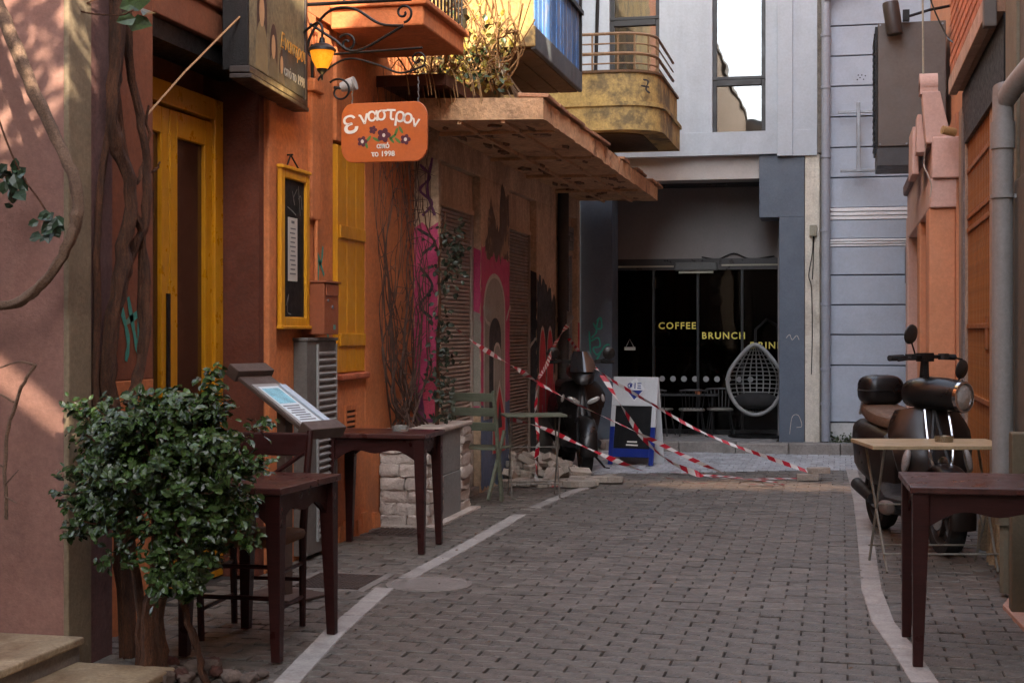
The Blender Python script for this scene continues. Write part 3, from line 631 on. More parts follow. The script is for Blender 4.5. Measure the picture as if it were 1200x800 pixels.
for a, b in ((-2.85, -2.315), (-2.29, -1.755), (-1.74, -1.205), (-1.19, -.74)):
    mb = MB(); mb.box(a+.01, b-.01, 18.31, 18.318, .17, 2.17); sub(mb.build('pane', GL, cf, world=True), fr)
    mb = MB(); mb.box(b-.008, b+.02, 18.295, 18.335, .17, 2.17); sub(mb.build('mullion', FRM, cf, world=True), fr)
GOLD = M('yellow_vinyl', '#d9c95e', .5, .04, 5, 0)
for body, x, z, sz in (('COFFEE', -2.01, 1.43, .118), ('BRUNCH', -1.43, 1.305, .118), ('DRINK', -.9, 1.185, .118)):
    mb = MB(); text_on(mb, body, sz, frame((x, 18.306, z), (1, 0, 0), (0, 0, 1)), .002, spacing=1.22, bold=.002)
    sub(mb.build('lettering', GOLD, cf, world=True, fix=False), fr)
DOT = M('frosted_dot', (.3, .3, .3), .8, .05, 5, 0)
for i in range(9):
    mb = MB(); mb.lathe([(0, 0), (.036, 0), (.036, .002), (0, .002)], 20, (-2.2+i*.138, 18.304, .80), TO_Y); sub(mb.build('glass_dot', DOT, cf, world=True), fr)
mb = MB(); mb.box(-2.68, -2.54, 18.3, 18.304, 1.16, 1.2); mb.tube([(-2.66, 18.302, 1.2), (-2.61, 18.302, 1.3), (-2.56, 18.302, 1.2)], .003, 4); sub(mb.build('door_tag', M('tag_white', '#bdbdb8', .6), cf, world=True), fr)
mb = MB(); mb.tube(spline([(-1.7, 18.29, 2.33), (-1.5, 18.28, 2.3), (-1.3, 18.28, 2.37), (-1.1, 18.28, 2.3), (-.8, 18.28, 2.33)]), .01, 6); sub(mb.build('loose_cable', BLK, cf, world=True, smooth=True), fr)
# the room behind the glass
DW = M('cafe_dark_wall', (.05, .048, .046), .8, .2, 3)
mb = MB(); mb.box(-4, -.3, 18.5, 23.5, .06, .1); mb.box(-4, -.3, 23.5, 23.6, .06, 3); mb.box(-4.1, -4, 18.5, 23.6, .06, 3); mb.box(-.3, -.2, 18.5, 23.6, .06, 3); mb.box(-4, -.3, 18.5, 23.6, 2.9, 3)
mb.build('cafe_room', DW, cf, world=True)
mb = MB(); mb.box(-3.2, -1.4, 22.3, 22.9, .1, 1.1); mb.box(-3.25, -1.35, 22.25, 22.95, 1.1, 1.15); mb.build('bar_counter', M('walnut', (.08, .045, .025), .5, .3, 6, .1), cf, world=True)
for x, y, z in ((-1.72, 20.6, 2.1), (-1.72, 20.9, 1.85), (-2.6, 21, 2.1)):
    mb = MB(); mb.sup((x, y, z), (.09, .09, .09), 1, 16, 10); lm = mb.build('pendant_globe', M('opal_glass', (.7, .7, .68), .2), cf, world=True, smooth=True)
    mb = MB(); mb.tube([(x, y, z+.09), (x, y, 2.9)], .006, 6); sub(mb.build('pendant_cord', BLK, cf, world=True), lm)
for i in range(7):
    mb = MB(); mb.box(-3.1+i*.26, -2.92+i*.26, 23.42, 23.5, 1.5, 2.1); mb.build('wall_panel', M('panel_mid', (.1, .09, .08), .6, .3, 2, rnd=.5), cf, world=True)
# upper windows: frame, transom, panes
WGL = glass('window_glass', (.35, .38, .38), 4.5, .01)
for k, (x0, x1, z0, z1) in enumerate(wins):
    yy = Yf+.05; mb = MB(); t = .05
    mb.box(x0, x0+t, yy, yy+.07, z0, z1); mb.box(x1-t, x1, yy, yy+.07, z0, z1); mb.box(x0+t, x1-t, yy, yy+.07, z0, z0+t); mb.box(x0+t, x1-t, yy, yy+.07, z1-t, z1)
    wd = mb.build('window', FRM, cf, world=True, bevel=.003)
    zm = (4.34, 5.1)[1-k] if k == 1 else 5.1
    mb = MB(); mb.box(x0+t, x1-t, yy-.012, yy+.06, zm-.05, zm+.05); mb.box(x0, x1, yy-.02, yy+.002, zm+.02, zm+.055); sub(mb.build('transom', FRM, cf, world=True, bevel=.003), wd)
    for a, b in ((z0+t, zm-.05), (zm+.05, z1-t)):
        mb = MB(); mb.box(x0+t, x1-t, yy+.03, yy+.038, a, b); sub(mb.build('pane', WGL, cf, world=True), wd)
    mb = MB(); mb.box(x0-.02, x1+.02, Yf+.25, Yf+.3, z0, z1); sub(mb.build('room_blind', M('green_grey_blind', '#8a9a8c' if k == 0 else '#6f7672', .8, .1, 2), cf, world=True), wd)
mb = MB(); mb.tube([(-2.82, Yf-.02, 6), (-2.88, Yf-.02, 3.9)], .022, 8); mb.build('slanted_cable_duct', BLK, cf, world=True)

# ---------------------------------------------------------------- blue-grey boarded building right of it
SID = M('blue_grey_board', '#a6b0bc', .65, .06, 3, .2, 60, rnd=.03, dirt=.22, dcol=(.2, .21, .23), ds=1.4)
sb_ = thing('boarded_building', 'blue-grey building clad in wide horizontal boards with white mouldings', 'building', (.4, 17.25, .1))
mb = MB(); mb.box(-.2, 3.5, 17.3, 21, .1, 8); mb.build('wall', SLATE, sb_, world=True)
zs = [.345, 1.005, 1.36, 1.705, 2.05, 2.38, 2.47, 2.69, 2.83, 3.18, 3.53, 3.885, 4.24, 4.59, 4.94, 5.3, 5.65, 6.0]
zz = zs[0]
for a, b in zip(zs, zs[1:]):
    if (a, b) in ((2.38, 2.47), (2.69, 2.83)):
        mb = MB(); h = (b-a)/3
        for i in range(3): mb.box(-.13, 1.6, 17.3-.035-.012*i, 17.32, a+i*h+.003, a+(i+1)*h-.003)
        mb.build('moulding', M('white_moulding', '#e2e3e4', .6, .06, 4), sb_, world=True, bevel=.004); continue
    mb = MB(); mb.box(-.14, 1.6, 17.265, 17.31, a+.008, b-.008); mb.build('board', SID, sb_, world=True, bevel=.004)
mb = MB(); mb.box(-.14, 1.6, 17.258, 17.31, .1, .335); mb.build('white_base', M('white_base_paint', '#b9bcbb', .8, .1, 4, .3, 50, dirt=.5, dcol=(.3, .29, .26), ds=3), sb_, world=True)
mb = MB(); mb.box(-.405, -.235, 17.22, 17.6, .1, 3.46); mb.build('old_pillar', M('flaked_whitewash', '#cfc9bb', .85, .15, 4, .6, 30, dirt=.65, dcol=(.22, .18, .13), ds=3.5, streak=.5, dist=.01), sb_, world=True, bevel=.012)
mb = MB(); mb.box(-.268, -.145, 17.194, 17.5, 3.47, 8); mb.box(-.235, -.145, 17.23, 17.5, .1, 3.47); mb.rough(.006, 2); mb.build('joint_mortar', M('old_mortar', '#6c675f', .95, .4, 12, .8, 30, dist=.02), sb_, world=True)
PIPE = M('grey_pipe_paint', '#9096a0', .5, .1, 4, .15, 60, dirt=.3, dcol=(.3, .3, .3))
mb = MB(); mb.tube(spline([(-.165, 17.15, .13), (-.165, 17.15, 5.05), (-.15, 17.13, 5.2), (-.05, 17.1, 5.32), (.3, 17.1, 5.45)], 3), .05, 12)
for z in (.55, .95, 1.7, 2.55, 3.4, 4.2, 4.8): mb.tube([(-.165, 17.15, z), (-.165, 17.15, z+.03)], .06, 12); mb.box(-.19, -.14, 17.15, 17.28, z, z+.02)
mb.build('downpipe', PIPE, sb_, world=True, smooth=True)
mb = MB(); mb.box(-.35, -.27, 17.16, 17.225, 2.5, 2.63); mb.box(-.33, -.29, 17.15, 17.16, 2.52, 2.6); mt = mb.build('meter_box', M('meter_plastic', '#8f8d7c', .6, .15, 6), sb_, world=True, bevel=.006)
mb = MB(); mb.tube(spline([(-.31, 17.2, 2.5), (-.32, 17.19, 2.3), (-.36, 17.2, 2.05), (-.33, 17.2, 1.9), (-.32, 17.21, 1.4), (-.33, 17.21, .9)]), .006, 6); mb.tube(spline([(-.3, 17.2, 2.5), (-.31, 17.18, 2.2), (-.32, 17.2, 2.0)]), .006, 6); sub(mb.build('meter_cable', BLK, sb_, world=True), mt)
STL = M('galvanised', '#7d8084', .4, .2, 8, .1, 60, metal=.7)
mb = MB(); mb.box(-.03, .36, 17.1, 17.14, 3.9, 3.93); mb.box(.18, .22, 17.06, 17.1, 3.25, 4.02); mb.box(.19, .21, 17.1, 17.27, 3.55, 3.6); mb.box(0, .42, 17.04, 17.1, 3.22, 3.25, 0); mb.build('wall_bracket', STL, sb_, world=True, bevel=.003)
mb = MB(); mb.box(.72, .86, 17.1, 17.262, 1.95, 2.36); mb.build('cable_box', SLATE, sb_, world=True, bevel=.008)
mb = MB()
for x, z in ((.2, 4.36), (.24, 4.36), (.22, 4.33), (.28, 4.35), (.26, 4.31), (.19, 4.31)): mb.lathe([(0, 0), (.008, 0), (.008, .003), (0, .003)], 8, (x, 17.262, z), TO_Y)
mb.build('drill_hole', BLK, sb_, world=True)
# ivy-like weeds along its base
WEED = M('weed_leaf', (.035, .055, .02), .5, .4, 6, .1, island=.4)
mb = MB(); r = np.random.default_rng(5); n = 420; P = np.stack([r.uniform(-.1, .75, n), 17.2+r.uniform(-.08, .05, n), .12+np.abs(r.normal(0, .045, n))], 1); leaves(mb, P, r.normal(size=(n, 3))+[0, -1, 1], .035, seed=6)
wo = mb.build('weed_strip', WEED, fix=False); tag(wo, 'low green weeds growing along the foot of the boarded wall', 'weeds', kind='stuff')
# ---------------------------------------------------------------- right side: peach house
PEA = M('peach_plaster', '#c98a64', .8, .09, 2.5, .3, 40, dirt=.25, dcol=(.35, .2, .12), ds=1.1)
PEAP = M('pale_pink_trim', '#c9a596', .75, .08, 3, .25, 50, dirt=.3, dcol=(.35, .25, .2), ds=2)
pe = thing('peach_house', 'peach plastered house with columns, pink cornice and small gabled pediment', 'house', (.95, 12.5, 0))
mb = MB(); mb.box(1.0, 6, 12.46, 17.18, -.05, 10.5); mb.box(.93, 1.0, 12.46, 17.1, -.05, 3.2); mb.build('wall', PEA, pe, world=True)
mb = MB(); mb.box(.715, .93, 12.5, 12.95, -.05, 2.42); mb.build('pillar', PEA, pe, world=True, bevel=.015)
mb = MB(); mb.box(.72, .93, 14.1, 14.5, -.05, 2.42); mb.build('pillar', PEA, pe, world=True, bevel=.015)
mb = MB(); mb.box(.71, .93, 16.4, 16.8, -.05, 2.42); mb.build('pillar', PEAP, pe, world=True, bevel=.015)
mb = MB(); mb.box(.735, .96, 12.42, 16.95, 2.66, 3.0); mb.box(.72, .98, 12.46, 16.9, 2.42, 2.66); mb.build('cornice', PEAP, pe, world=True, bevel=.012)
mb = MB(); mb.box(.69, .75, 12.5, 16.95, 2.92, 3.04); mb.build('gutter_edge', M('gutter_brown', '#6d5148', .7, .2, 5), pe, world=True, bevel=.02)
# pediment: stepped gable leaning over the cornice, roll on its ridge
mb = MB(); mb.prism([(.69, 2.95), (.9, 2.95), (.8, 3.38), (.655, 3.38)], 'y', 12.44, 12.62); pd = mb.build('pediment', PEAP, pe, world=True, bevel=.01)
mb = MB(); mb.tube([(.64, 12.53, 3.45), (.785, 12.53, 3.45)], .09, 18); mb.box(.64, .785, 12.45, 12.62, 3.36, 3.46); sub(mb.build('ridge_roll', PEAP, pe, world=True, smooth=True), pd)
mb = MB(); mb.prism([(.62, 2.9), (.7, 2.9), (.665, 3.22), (.63, 3.22)], 'y', 12.64, 12.9); sub(mb.build('gable_step', PEAP, pe, world=True, bevel=.008), pd)
mb = MB(); mb.prism([(.6, 2.75), (.66, 2.75), (.64, 3.16), (.605, 3.16)], 'y', 12.95, 13.6); sub(mb.build('gable_step', PEAP, pe, world=True, bevel=.008), pd)
mb = MB(); mb.tube(spline([(.7, 12.48, 2.98), (.68, 12.6, 2.8), (.7, 12.44, 2.7), (.73, 12.42, 2.6), (.72, 12.42, 2.5)]), .006, 5); mb.build('loose_cable', M('white_cable', '#a89a8c', .6), pe, world=True)
# tall brown-grey box on the facade with a spotlight above
GBX = M('taupe_metal', '#5c554e', .6, .08, 3, .1, 50, dirt=.2)
bx = thing('facade_box', 'tall taupe metal box hung high between peach house and boarded building', 'box', (.62, 14.0, 2.93))
mb = MB(); mb.box(.34, .95, 13.95, 14.75, 3.12, 4.27); mb.build('casing', GBX, bx, world=True, bevel=.008)
mb = MB(); mb.box(.315, .338, 13.97, 14.7, 3.1, 4.24)
for i in range(18): mb.box(.305, .316, 13.99, 14.68, 3.14+i*.06, 3.16+i*.06)
mb.build('side_grille', BLK, bx, world=True)
mb = MB(); mb.box(.33, .66, 13.97, 14.7, 2.94, 3.118); mb.build('dark_skirt', M('skirt_grey', '#3c3c3d', .5, .1), bx, world=True, bevel=.006)
mb = MB()
for x, z in ((.36, 4.25), (.92, 4.24), (.36, 3.14), (.93, 3.14), (.6, 3.14)): mb.lathe([(0, 0), (.01, 0), (.008, .006), (0, .006)], 8, (x, 13.95, z), XROT(math.pi/2))
mb.build('screw', STL, bx, world=True)
sp = thing('spotlight', 'dark grey cylinder spotlight fixed above the taupe box', 'spotlight', (.46, 13.85, 4.1))
rt = YROT(R(-8)); mb = MB(); mb.lathe([(.0, 0), (.07, 0), (.075, .012), (.075, .28), (.07, .3), (0, .3)], 20, (.49, 13.85, 4.14), rt); mb.build('lamp_body', M('spot_grey', '#3a3532', .45, .1), sp, world=True, smooth=True)
mb = MB(); mb.box(.56, .62, 13.83, 13.9, 4.26, 4.36); mb.tube([(.6, 13.87, 4.3), (.8, 13.9, 4.36), (1.05, 14, 4.42)], .014, 6); mb.build('bracket_arm', BLK, sp, world=True)

# ---------------------------------------------------------------- right side: house with the barred door
GRB = M('beige_pilaster', '#6f6a58', .8, .12, 3, .3, 50, dirt=.4, dcol=(.12, .1, .08))
PLW = M('flaking_pale_plaster', '#a38b78', .9, .2, 4, .6, 30, dirt=.6, dcol=(.15, .1, .08), ds=3, dist=.012)
BRK = M('painted_brick', '#b8714c', .85, .2, 5, .4, 50, rnd=.2, dirt=.3, dcol=(.35, .2, .14))
bh = thing('barred_door_house', 'weathered house with brown barred door, painted brick fascia and grey rain pipe', 'house', (.95, 9.5, 0))
mb = MB(); mb.box(1.08, 6, 6.5, 12.44, -.05, 11); mb.box(.96, 1.08, 8.9, 10.05, -.05, 3.2); mb.box(.945, 1.08, 11.78, 12.4, -.05, 3.2); mb.build('wall', PLW, bh, world=True, bevel=.01)
mb = MB(); mb.box(.95, 1.2, 10.05, 11.78, -.05, .12); mb.build('threshold', KERB, bh, world=True, bevel=.01)
mb = MB(); mb.box(.93, .946, 11.8, 11.95, .0, 3.1); mb.rough(.005, 1); mb.build('stone_jamb', M('grey_jamb', '#7d7470', .85, .25, 5, .5, 40, dirt=.5), bh, world=True)
BRN = M('brown_bar_paint', '#9a5a22', .45, .2, 6, .15, 60, dirt=.4, dcol=(.1, .05, .02), ds=4)
mb = MB(); mb.box(1.03, 1.06, 10.05, 11.78, .12, 3.2); gd = mb.build('door', M('brown_sheet_door', '#2b1709', .6, .2, 4, .15, 60, dirt=.4), bh, world=True)
for i in range(15):
    y = 10.1+i*.117; mb = MB(); mb.box(.965, .985, y, y+.022, .14, 2.86); sub(mb.build('door_bar', BRN, bh, world=True), gd)
for z in (.14, .9, 1.42, 2.16, 2.26, 2.62): mb = MB(); mb.box(.955, .99, 10.06, 11.77, z, z+.035); sub(mb.build('door_rail', BRN, bh, world=True, bevel=.004), gd)
mb = MB(); mb.box(.958, .964, 10.14, 10.34, 1.28, 1.5); sub(mb.build('lock_plate', BRN, bh, world=True), gd)
# dark shop opening over the door and the brick fascia
mb = MB(); mb.box(.94, 1.07, 9.0, 12.0, 2.86, 3.28); mb.build('lintel', BLK, bh, world=True)
mb = MB(); mb.box(.86, 1.0, 9.05, 12.0, 3.3, 4.4); fa = mb.build('brick_fascia', M('brick_mortar', '#b38a70', .95, .2, 8, .5, 60), bh, world=True)
for r_ in range(12):
    z = 3.42+r_*.078
    y = 9.06+(.1 if r_ % 2 else 0)
    while y < 11.9:
        mb = MB(); mb.box(.845, .87, y, min(y+.19, 12.0), z, z+.066); sub(mb.build('brick', BRK, bh, world=True, bevel=.004, seg=1), fa); y += .205
mb = MB(); mb.box(.835, .9, 9.04, 12.0, 3.27, 3.4); sub(mb.build('fascia_band', M('pale_band', '#b79c88', .85, .2, 6, .4, 50, dirt=.4), bh, world=True, bevel=.006), fa)
mb = MB(); mb.box(.825, .9, 8.98, 9.06, 3.2, 4.4); sub(mb.build('fascia_end', GBX, bh, world=True, bevel=.006), fa)
mb = MB(); mb.tube([(.9, 12.2, 3.0), (.8, 12.16, 3.02)], .035, 12); mb.lathe([(0, 0), (.022, 0), (.022, .004), (0, .004)], 12, (.797, 12.16, 3.02), TO_X); mb.build('camera_eye', M('cream_camera', '#b08a5a', .5), bh, world=True, smooth=True)
# pilasters and pipe, near end
mb = MB(); mb.box(.93, 1.08, 8.3, 8.82, -.05, 3.6); mb.build('pilaster', GRB, bh, world=True, bevel=.012)
mb = MB(); mb.box(.9, 1.08, 7.2, 8.12, -.05, 2.2); mb.box(.95, 1.08, 7.2, 8.3, 2.2, 3.6); mb.build('pier', M('grey_beige_pier', '#5c574d', .8, .12, 3, .3, 50, dirt=.4), bh, world=True, bevel=.012)
mb = MB(); mb.tube(spline([(.835, 8.03, .45), (.835, 8.03, 2.52), (.85, 8.0, 2.62), (.92, 7.86, 2.72), (1.05, 7.6, 2.86)], 4), .055, 14)
mb.tube([(.835, 8.03, 2.36), (.835, 8.03, 2.5)], .063, 14); mb.tube([(.835, 8.03, 2.1), (.835, 8.03, 2.12)], .064, 14); mb.box(.835, .95, 8.0, 8.02, 2.1, 2.12)
mb.build('rain_pipe', M('pvc_grey', '#8a8783', .5, .1, 4, .1, 50, dirt=.35, dcol=(.2, .18, .15)), bh, world=True, smooth=True)
mb = MB(); mb.tube([(.86, 8.06, .45), (.86, 8.06, .02)], .04, 10); mb.tube([(.86, 8.06, .38), (.86, 8.06, .46)], .062, 12); mb.build('pipe_shoe', GRB, bh, world=True, smooth=True)
mb = MB(); mb.box(.82, .9, 7.5, 7.62, 0, .9); mb.build('beige_post', M('cream_post', '#5f5440', .7, .15, 4, .2, 50, dirt=.4), bh, world=True, bevel=.008)
mb = MB(); mb.prism([(.88, 6.4), (1.08, 6.4), (1.08, 8.25), (.93, 8.25), (.8, 7.7)], 'z', -.03, .022); mb.build('pink_stone_sill', M('pink_sill', '#b08a78', .8, .15, 5, .3, 50, dirt=.3), bh, world=True, bevel=.006)
mb = MB()   # crumbling base by the scooter
for i in range(10): mb.box(.9-.03*math.sin(i), 1.0, 9.0+i*.1, 9.11+i*.1, -.02, .3+.16*math.sin(i*1.3), taper=.01)
mb.rough(.018, 8); mb.build('crumbling_base', M('crumbling_plaster', '#a98d6c', .95, .3, 6, .8, 20, dirt=.6, dcol=(.1, .09, .08), ds=3, dist=.02), bh, world=True, bevel=.02)
# hanging wires
mb = MB(); mb.tube(spline([(.62, 12.4, 4.9), (.68, 12.2, 4.2), (.8, 11.9, 3.75), (.86, 11.6, 3.6)]), .007, 5); wr = mb.build('black_wire', BLK, bh, world=True)
mb = MB(); mb.tube([(.67, 12.5, 3.5), (.665, 12.5, 4.25)], .009, 6); mb.build('cream_rod', M('rail_cream', ''), pe, world=True)

# ---------------------------------------------------------------- neighbours standing outside the picture (they shade the lane)
NB = M('neighbour_render', '#8f7a68', .9, .1, 2)
def block(name, label, parts, loc):
    t = thing(name, label, 'building', loc); mb = MB()
    for p in parts: mb.box(*p)
    mb.build('wall', NB, t, world=True)
    mb = MB()
    for p in parts[:1]: mb.box(p[0]-.06, p[1]+.06, p[2]-.0, p[3]+.0, p[5], p[5]+.12)
    mb.build('coping', CONC, t, world=True); return t
block('terrace_house', 'plain rendered house on the near right of the lane', [(.98, 7, 4.12, 6.48, -.05, 7.6)], (1, 5.4, 0))
block('tall_house', 'tall plain rendered house behind the terrace house', [(.98, 7, -.5, 4.1, -.05, 8.2)], (1, 2, 0))
block('lane_end_house', 'plain rendered house closing the lane behind the viewer', [(-12, 9, -18, -12.2, -.05, 8)], (0, -14, 0))
block('left_neighbour', 'plain rendered house across the passage from the pink house', [(-9, -2.9, -12, 3.4, -.05, 8)], (-3, -2, 0))
# blocker added out of view: its sloped slit lets the sun streak the pink wall
st_ = thing('slit_blocker', 'unseen blocker added behind the viewer with a sloped slit for the sun streak', 'building', (1, -3, 0))
c0 = Vector((.98, -1.16, 6.54))
lo = [(-6, -.05), (-.52, -.05), (-.52, c0.z-1.3*(-.52-c0.y)-.028), (-3.0, c0.z-1.3*(-3.0-c0.y)-.028), (-6, c0.z+2.3)]
mb = MB(); mb.prism(lo, 'x', .98, 1.0); mb.box(1.2, 7, -6, -.52, -.05, 5.2); mb.build('wall', NB, st_, world=True)
hi = [(-.52, c0.z-1.3*(-.52-c0.y)+.075), (-.52, 7.32), (-2.2, 7.32), (-2.2, c0.z-1.3*(-2.2-c0.y)+.075)]
hi = [(-.52, c0.z-1.3*(-.52-c0.y)+.028), (-.52, 7.36), (-1.74, 7.36)]
mb = MB(); mb.prism(hi, 'x', .98, 1.0); mb.build('slit_upper_panel', NB, st_, world=True)
# ---------------------------------------------------------------- furniture
RW = M('dark_red_wood', (.03, .007, .006), .36, .3, 5, .12, 40, grain=(1.2, 10, 10), coat=.05, spec=.25, dirt=.25, dcol=(.02, .008, .006), ds=4)
RWT = M('red_wood_top', (.05, .013, .01), .34, .35, 4, .12, 30, grain=(10, 1.2, 10), coat=.15, dirt=.3, dcol=(.12, .06, .04), ds=5)
def table(name, label, loc, rz, W, D, H, group=None):
    t = thing(name, label, 'table', loc, rz, group)
    mb = MB(); mb.box(-W/2, W/2, -D/2, D/2, H-.03, H); mb.build('table_top', RWT, t, bevel=.005)
    for sx in (-1, 1):
        for sy in (-1, 1):
            x, y = sx*(W/2-.045), sy*(D/2-.045); mb = MB(); a, b = .033, .02
            vs = []
            for z, h, ox, oy in ((0, b, sx*.012, sy*.012), (H-.16, a, 0, 0), (H-.03, a, 0, 0)): vs.append([(x+ox-h, y+oy-h, z), (x+ox+h, y+oy-h, z), (x+ox+h, y+oy+h, z), (x+ox-h, y+oy+h, z)])
            mb.loft(vs); mb.build('leg', RW, t, bevel=.003)
    def apron(L): # scalloped lower edge
        n = 16; return [(-L/2, H-.03)]+[(-L/2+L*i/n, H-.03-(.085+.045*(abs(2*i/n-1)**4)+.012*math.cos(4*math.pi*i/n))) for i in range(n+1)]+[(L/2, H-.03)]
    for s in (-1, 1):
        mb = MB(); mb.prism(apron(W-.15), 'y', s*(D/2-.05)-.011, s*(D/2-.05)+.011); mb.build('apron', RW, t)
        mb = MB(); mb.prism(apron(D-.15), 'x', s*(W/2-.05)-.011, s*(W/2-.05)+.011); mb.build('apron', RW, t)
    return t
table('wooden_table', 'dark red wooden table beside the leafy bush with a chair tucked in', (-2.52, 6.06, .006), R(-3), .5, .66, .735)
table('wooden_table', 'dark red wooden table holding a glass ashtray below the yellow shutter', (-2.87, 8.95, .006), R(1), .68, .5, .75)
table('wooden_table', 'dark red wooden table in front of the folding table and parked scooter', (.63, 6.58, .006), R(2), .72, .66, .75)
GLA = M('ashtray_glass', (.55, .56, .52), .08, .1, 5, 0, trans=.75)
def ashtray(name, label, loc, metal=False):
    mb = MB(); mb.lathe([(0, 0), (.052, 0), (.056, .035), (.046, .036), (.04, .012), (0, .01)], 20)
    o = mb.build(name, M('steel_ashtray', '#8c8474', .3, .2, 8, .1, metal=.8) if metal else GLA, smooth=True); o.location = loc; return tag(o, label, 'ashtray')
ashtray('ashtray', 'small clear glass ashtray on the dark table below the yellow shutter', (-2.78, 9.0, .756))
ashtray('ashtray', 'round metal ashtray standing on the pale folding table', (.6, 8.98, .743), True)
# chair with crossed back
ch = thing('wooden_chair', 'dark wooden chair with crossed back tucked under the near left table', 'chair', (-2.65, 6.28, .006), R(2))
for sx in (-1, 1):
    mb = MB(); mb.tube([(sx*.17, -.2, 0), (sx*.18, -.2, .44)], [.016, .02], 8); mb.build('leg', RW, ch, smooth=True)
    mb = MB(); mb.tube([(sx*.17, .2, 0), (sx*.175, .19, .44), (sx*.19, .25, .92)], [.016, .02, .017], 8); mb.build('rear_post', RW, ch, smooth=True)
    for z in (.14, .3): mb = MB(); mb.tube([(sx*.172, -.2, z), (sx*.172, .2, z)], .01, 6); mb.build('rung', RW, ch)
for z in (.2, .34): mb = MB(); mb.tube([(-.172, -.2, z), (.172, -.2, z)], .011, 6); mb.build('rung', RW, ch)
mb = MB(); mb.tube([(-.172, .2, .22), (.172, .2, .22)], .01, 6); mb.build('rung', RW, ch)
mb = MB(); mb.sup((0, 0, .445), (.205, .22, .025), .35, 24, 8); mb.build('seat', M('rush_seat', (.16, .075, .03), .8, .35, 20, .6, 90, grain=(1, 12, 12)), ch, smooth=True)
mb = MB(); mb.box(-.2, .2, .232, .256, .8, .91); mb.build('top_rail', RW, ch, bevel=.008)
mb = MB(); mb.box(-.18, .18, .208, .226, .55, .59); mb.build('lower_rail', RW, ch, bevel=.005)
for s in (-1, 1): mb = MB(); mb.tube([(-s*.17, .215+.004*s, .58), (s*.17, .238+.004*s, .82)], .013, 6); mb.build('cross_bar', RW, ch)
# folding table
ft = thing('folding_table', 'narrow pale folding table on thin metal legs beside the parked scooter', 'table', (.53, 8.95, .006), R(12))
mb = MB(); mb.box(-.42, .4, -.3, .28, .715, .737); mb.build('table_top', M('pale_laminate', '#a89472', .45, .15, 3, .1, 40, dirt=.4, dcol=(.35, .25, .15)), ft, bevel=.003)
THIN = M('pale_metal_tube', '#8a857a', .4, .2, 10, .1, 60, metal=.4)
for x in (-.34, .34):
    for s in (-1, 1): mb = MB(); mb.tube([(x, s*.24, .715), (x+(.02 if x < 0 else -.02), -s*.22, 0)], .008, 6); mb.build('leg', THIN, ft)
for y, z in ((-.18, .1), (.18, .1), (-.02, .37)): mb = MB(); mb.tube([(-.335, y, z), (.335, y, z)], .006, 6); mb.build('stretcher', THIN, ft)
mb = MB(); mb.tube([(.335, .1, .2), (.18, .0, .7)], .005, 6); mb.build('brace', THIN, ft)
# menu stand
MSB = M('taupe_wood', '#4d3d35', .6, .15, 5, .15, 50, grain=(1, 8, 8))
ms = thing('menu_stand', 'brown sloping menu stand with clear cover and printed sheets beside the taverna door', 'menu stand', (-2.86, 7.2, .006), R(-20))
mb = MB(); mb.box(-.19, .19, -.15, .15, 0, .012); mb.build('base_plate', MSB, ms, bevel=.003)
mb = MB(); mb.box(-.03, .03, -.03, .03, .012, 1.0); mb.build('post', MSB, ms, bevel=.004)
sl_ = Matrix.Rotation(R(30), 3, 'Y'); pv = (0, 0, 1.02)
def tilt(mb, *a): mb.box(*a, rot=sl_, piv=pv); return mb
tilt(MB(), -.3, .3, -.125, .125, 1.01, 1.03).build('panel', MSB, ms, bevel=.003)
for x in (-.33, .25): tilt(MB(), x, x+.08, -.14, .14, 1.0, 1.065).build('end_block', MSB, ms, bevel=.005)
tilt(MB(), -.16, .25, -.115, .115, 1.0305, 1.038).build('sheet_holder', M('holder_grey', '#8e8a86', .35, .08), ms, bevel=.002)
pg = tilt(MB(), -.13, .23, -.095, .06, 1.0385, 1.0395).build('menu_sheet', M('menu_paper', '#c9d2d6', .6, .05), ms)
mb = MB(); tilt(mb, -.11, .04, -.085, .045, 1.0398, 1.0402); sub(mb.build('blue_print', M('cyan_print', '#7fb4c2', .6, .35, 14), ms), pg)
mb = MB()
for i in range(7): tilt(mb, .06+i*.022, .07+i*.022, -.085+.01*(i % 3), .04-.015*(i % 2), 1.0398, 1.0402)
sub(mb.build('printed_line', M('menu_ink', (.12, .12, .13), .7), ms), pg)
tilt(MB(), -.13, .25, .07, .115, 1.0385, 1.05).build('clear_cover_edge', M('pale_acrylic', '#b3c0cc', .15, .05, spec=.7), ms, bevel=.002)
# green slatted chair and plant rack behind the planter
GW = M('worn_green_wood', '#5f6352', .7, .25, 5, .3, 50, grain=(1, 8, 8), dirt=.5, dcol=(.12, .1, .07), ds=4)
gc = thing('folding_chair', 'worn grey-green slatted folding chair beside the white stone planter', 'chair', (-2.9, 11.5, .006), R(168))
for x in (-.19, .19):
    mb = MB(); mb.box(x-.012, x+.012, -.02, .02, 0, .92, rot=XROT(R(-10)), piv=(0, 0, .46)); mb.build('rear_frame', GW, gc, bevel=.003)
    mb = MB(); mb.box(x*.9-.011, x*.9+.011, -.018, .018, 0, .62, rot=XROT(R(30)), piv=(0, 0, .28)); mb.build('front_frame', GW, gc, bevel=.003)
for z in (.62, .74, .86): mb = MB(); mb.box(-.2, .2, .1*(z-.46)/.46-.0, .1*(z-.46)/.46+.016, z-.035, z+.035, rot=XROT(R(-10))); mb.build('back_slat', GW, gc, bevel=.004)
for i in range(5): mb = MB(); mb.box(-.19, .19, -.3+i*.075, -.24+i*.075, .43, .446); mb.build('seat_slat', GW, gc, bevel=.003)
WIRE = M('grey_wire', '#6d675f', .5, .2, 8, .1, 60, metal=.4)
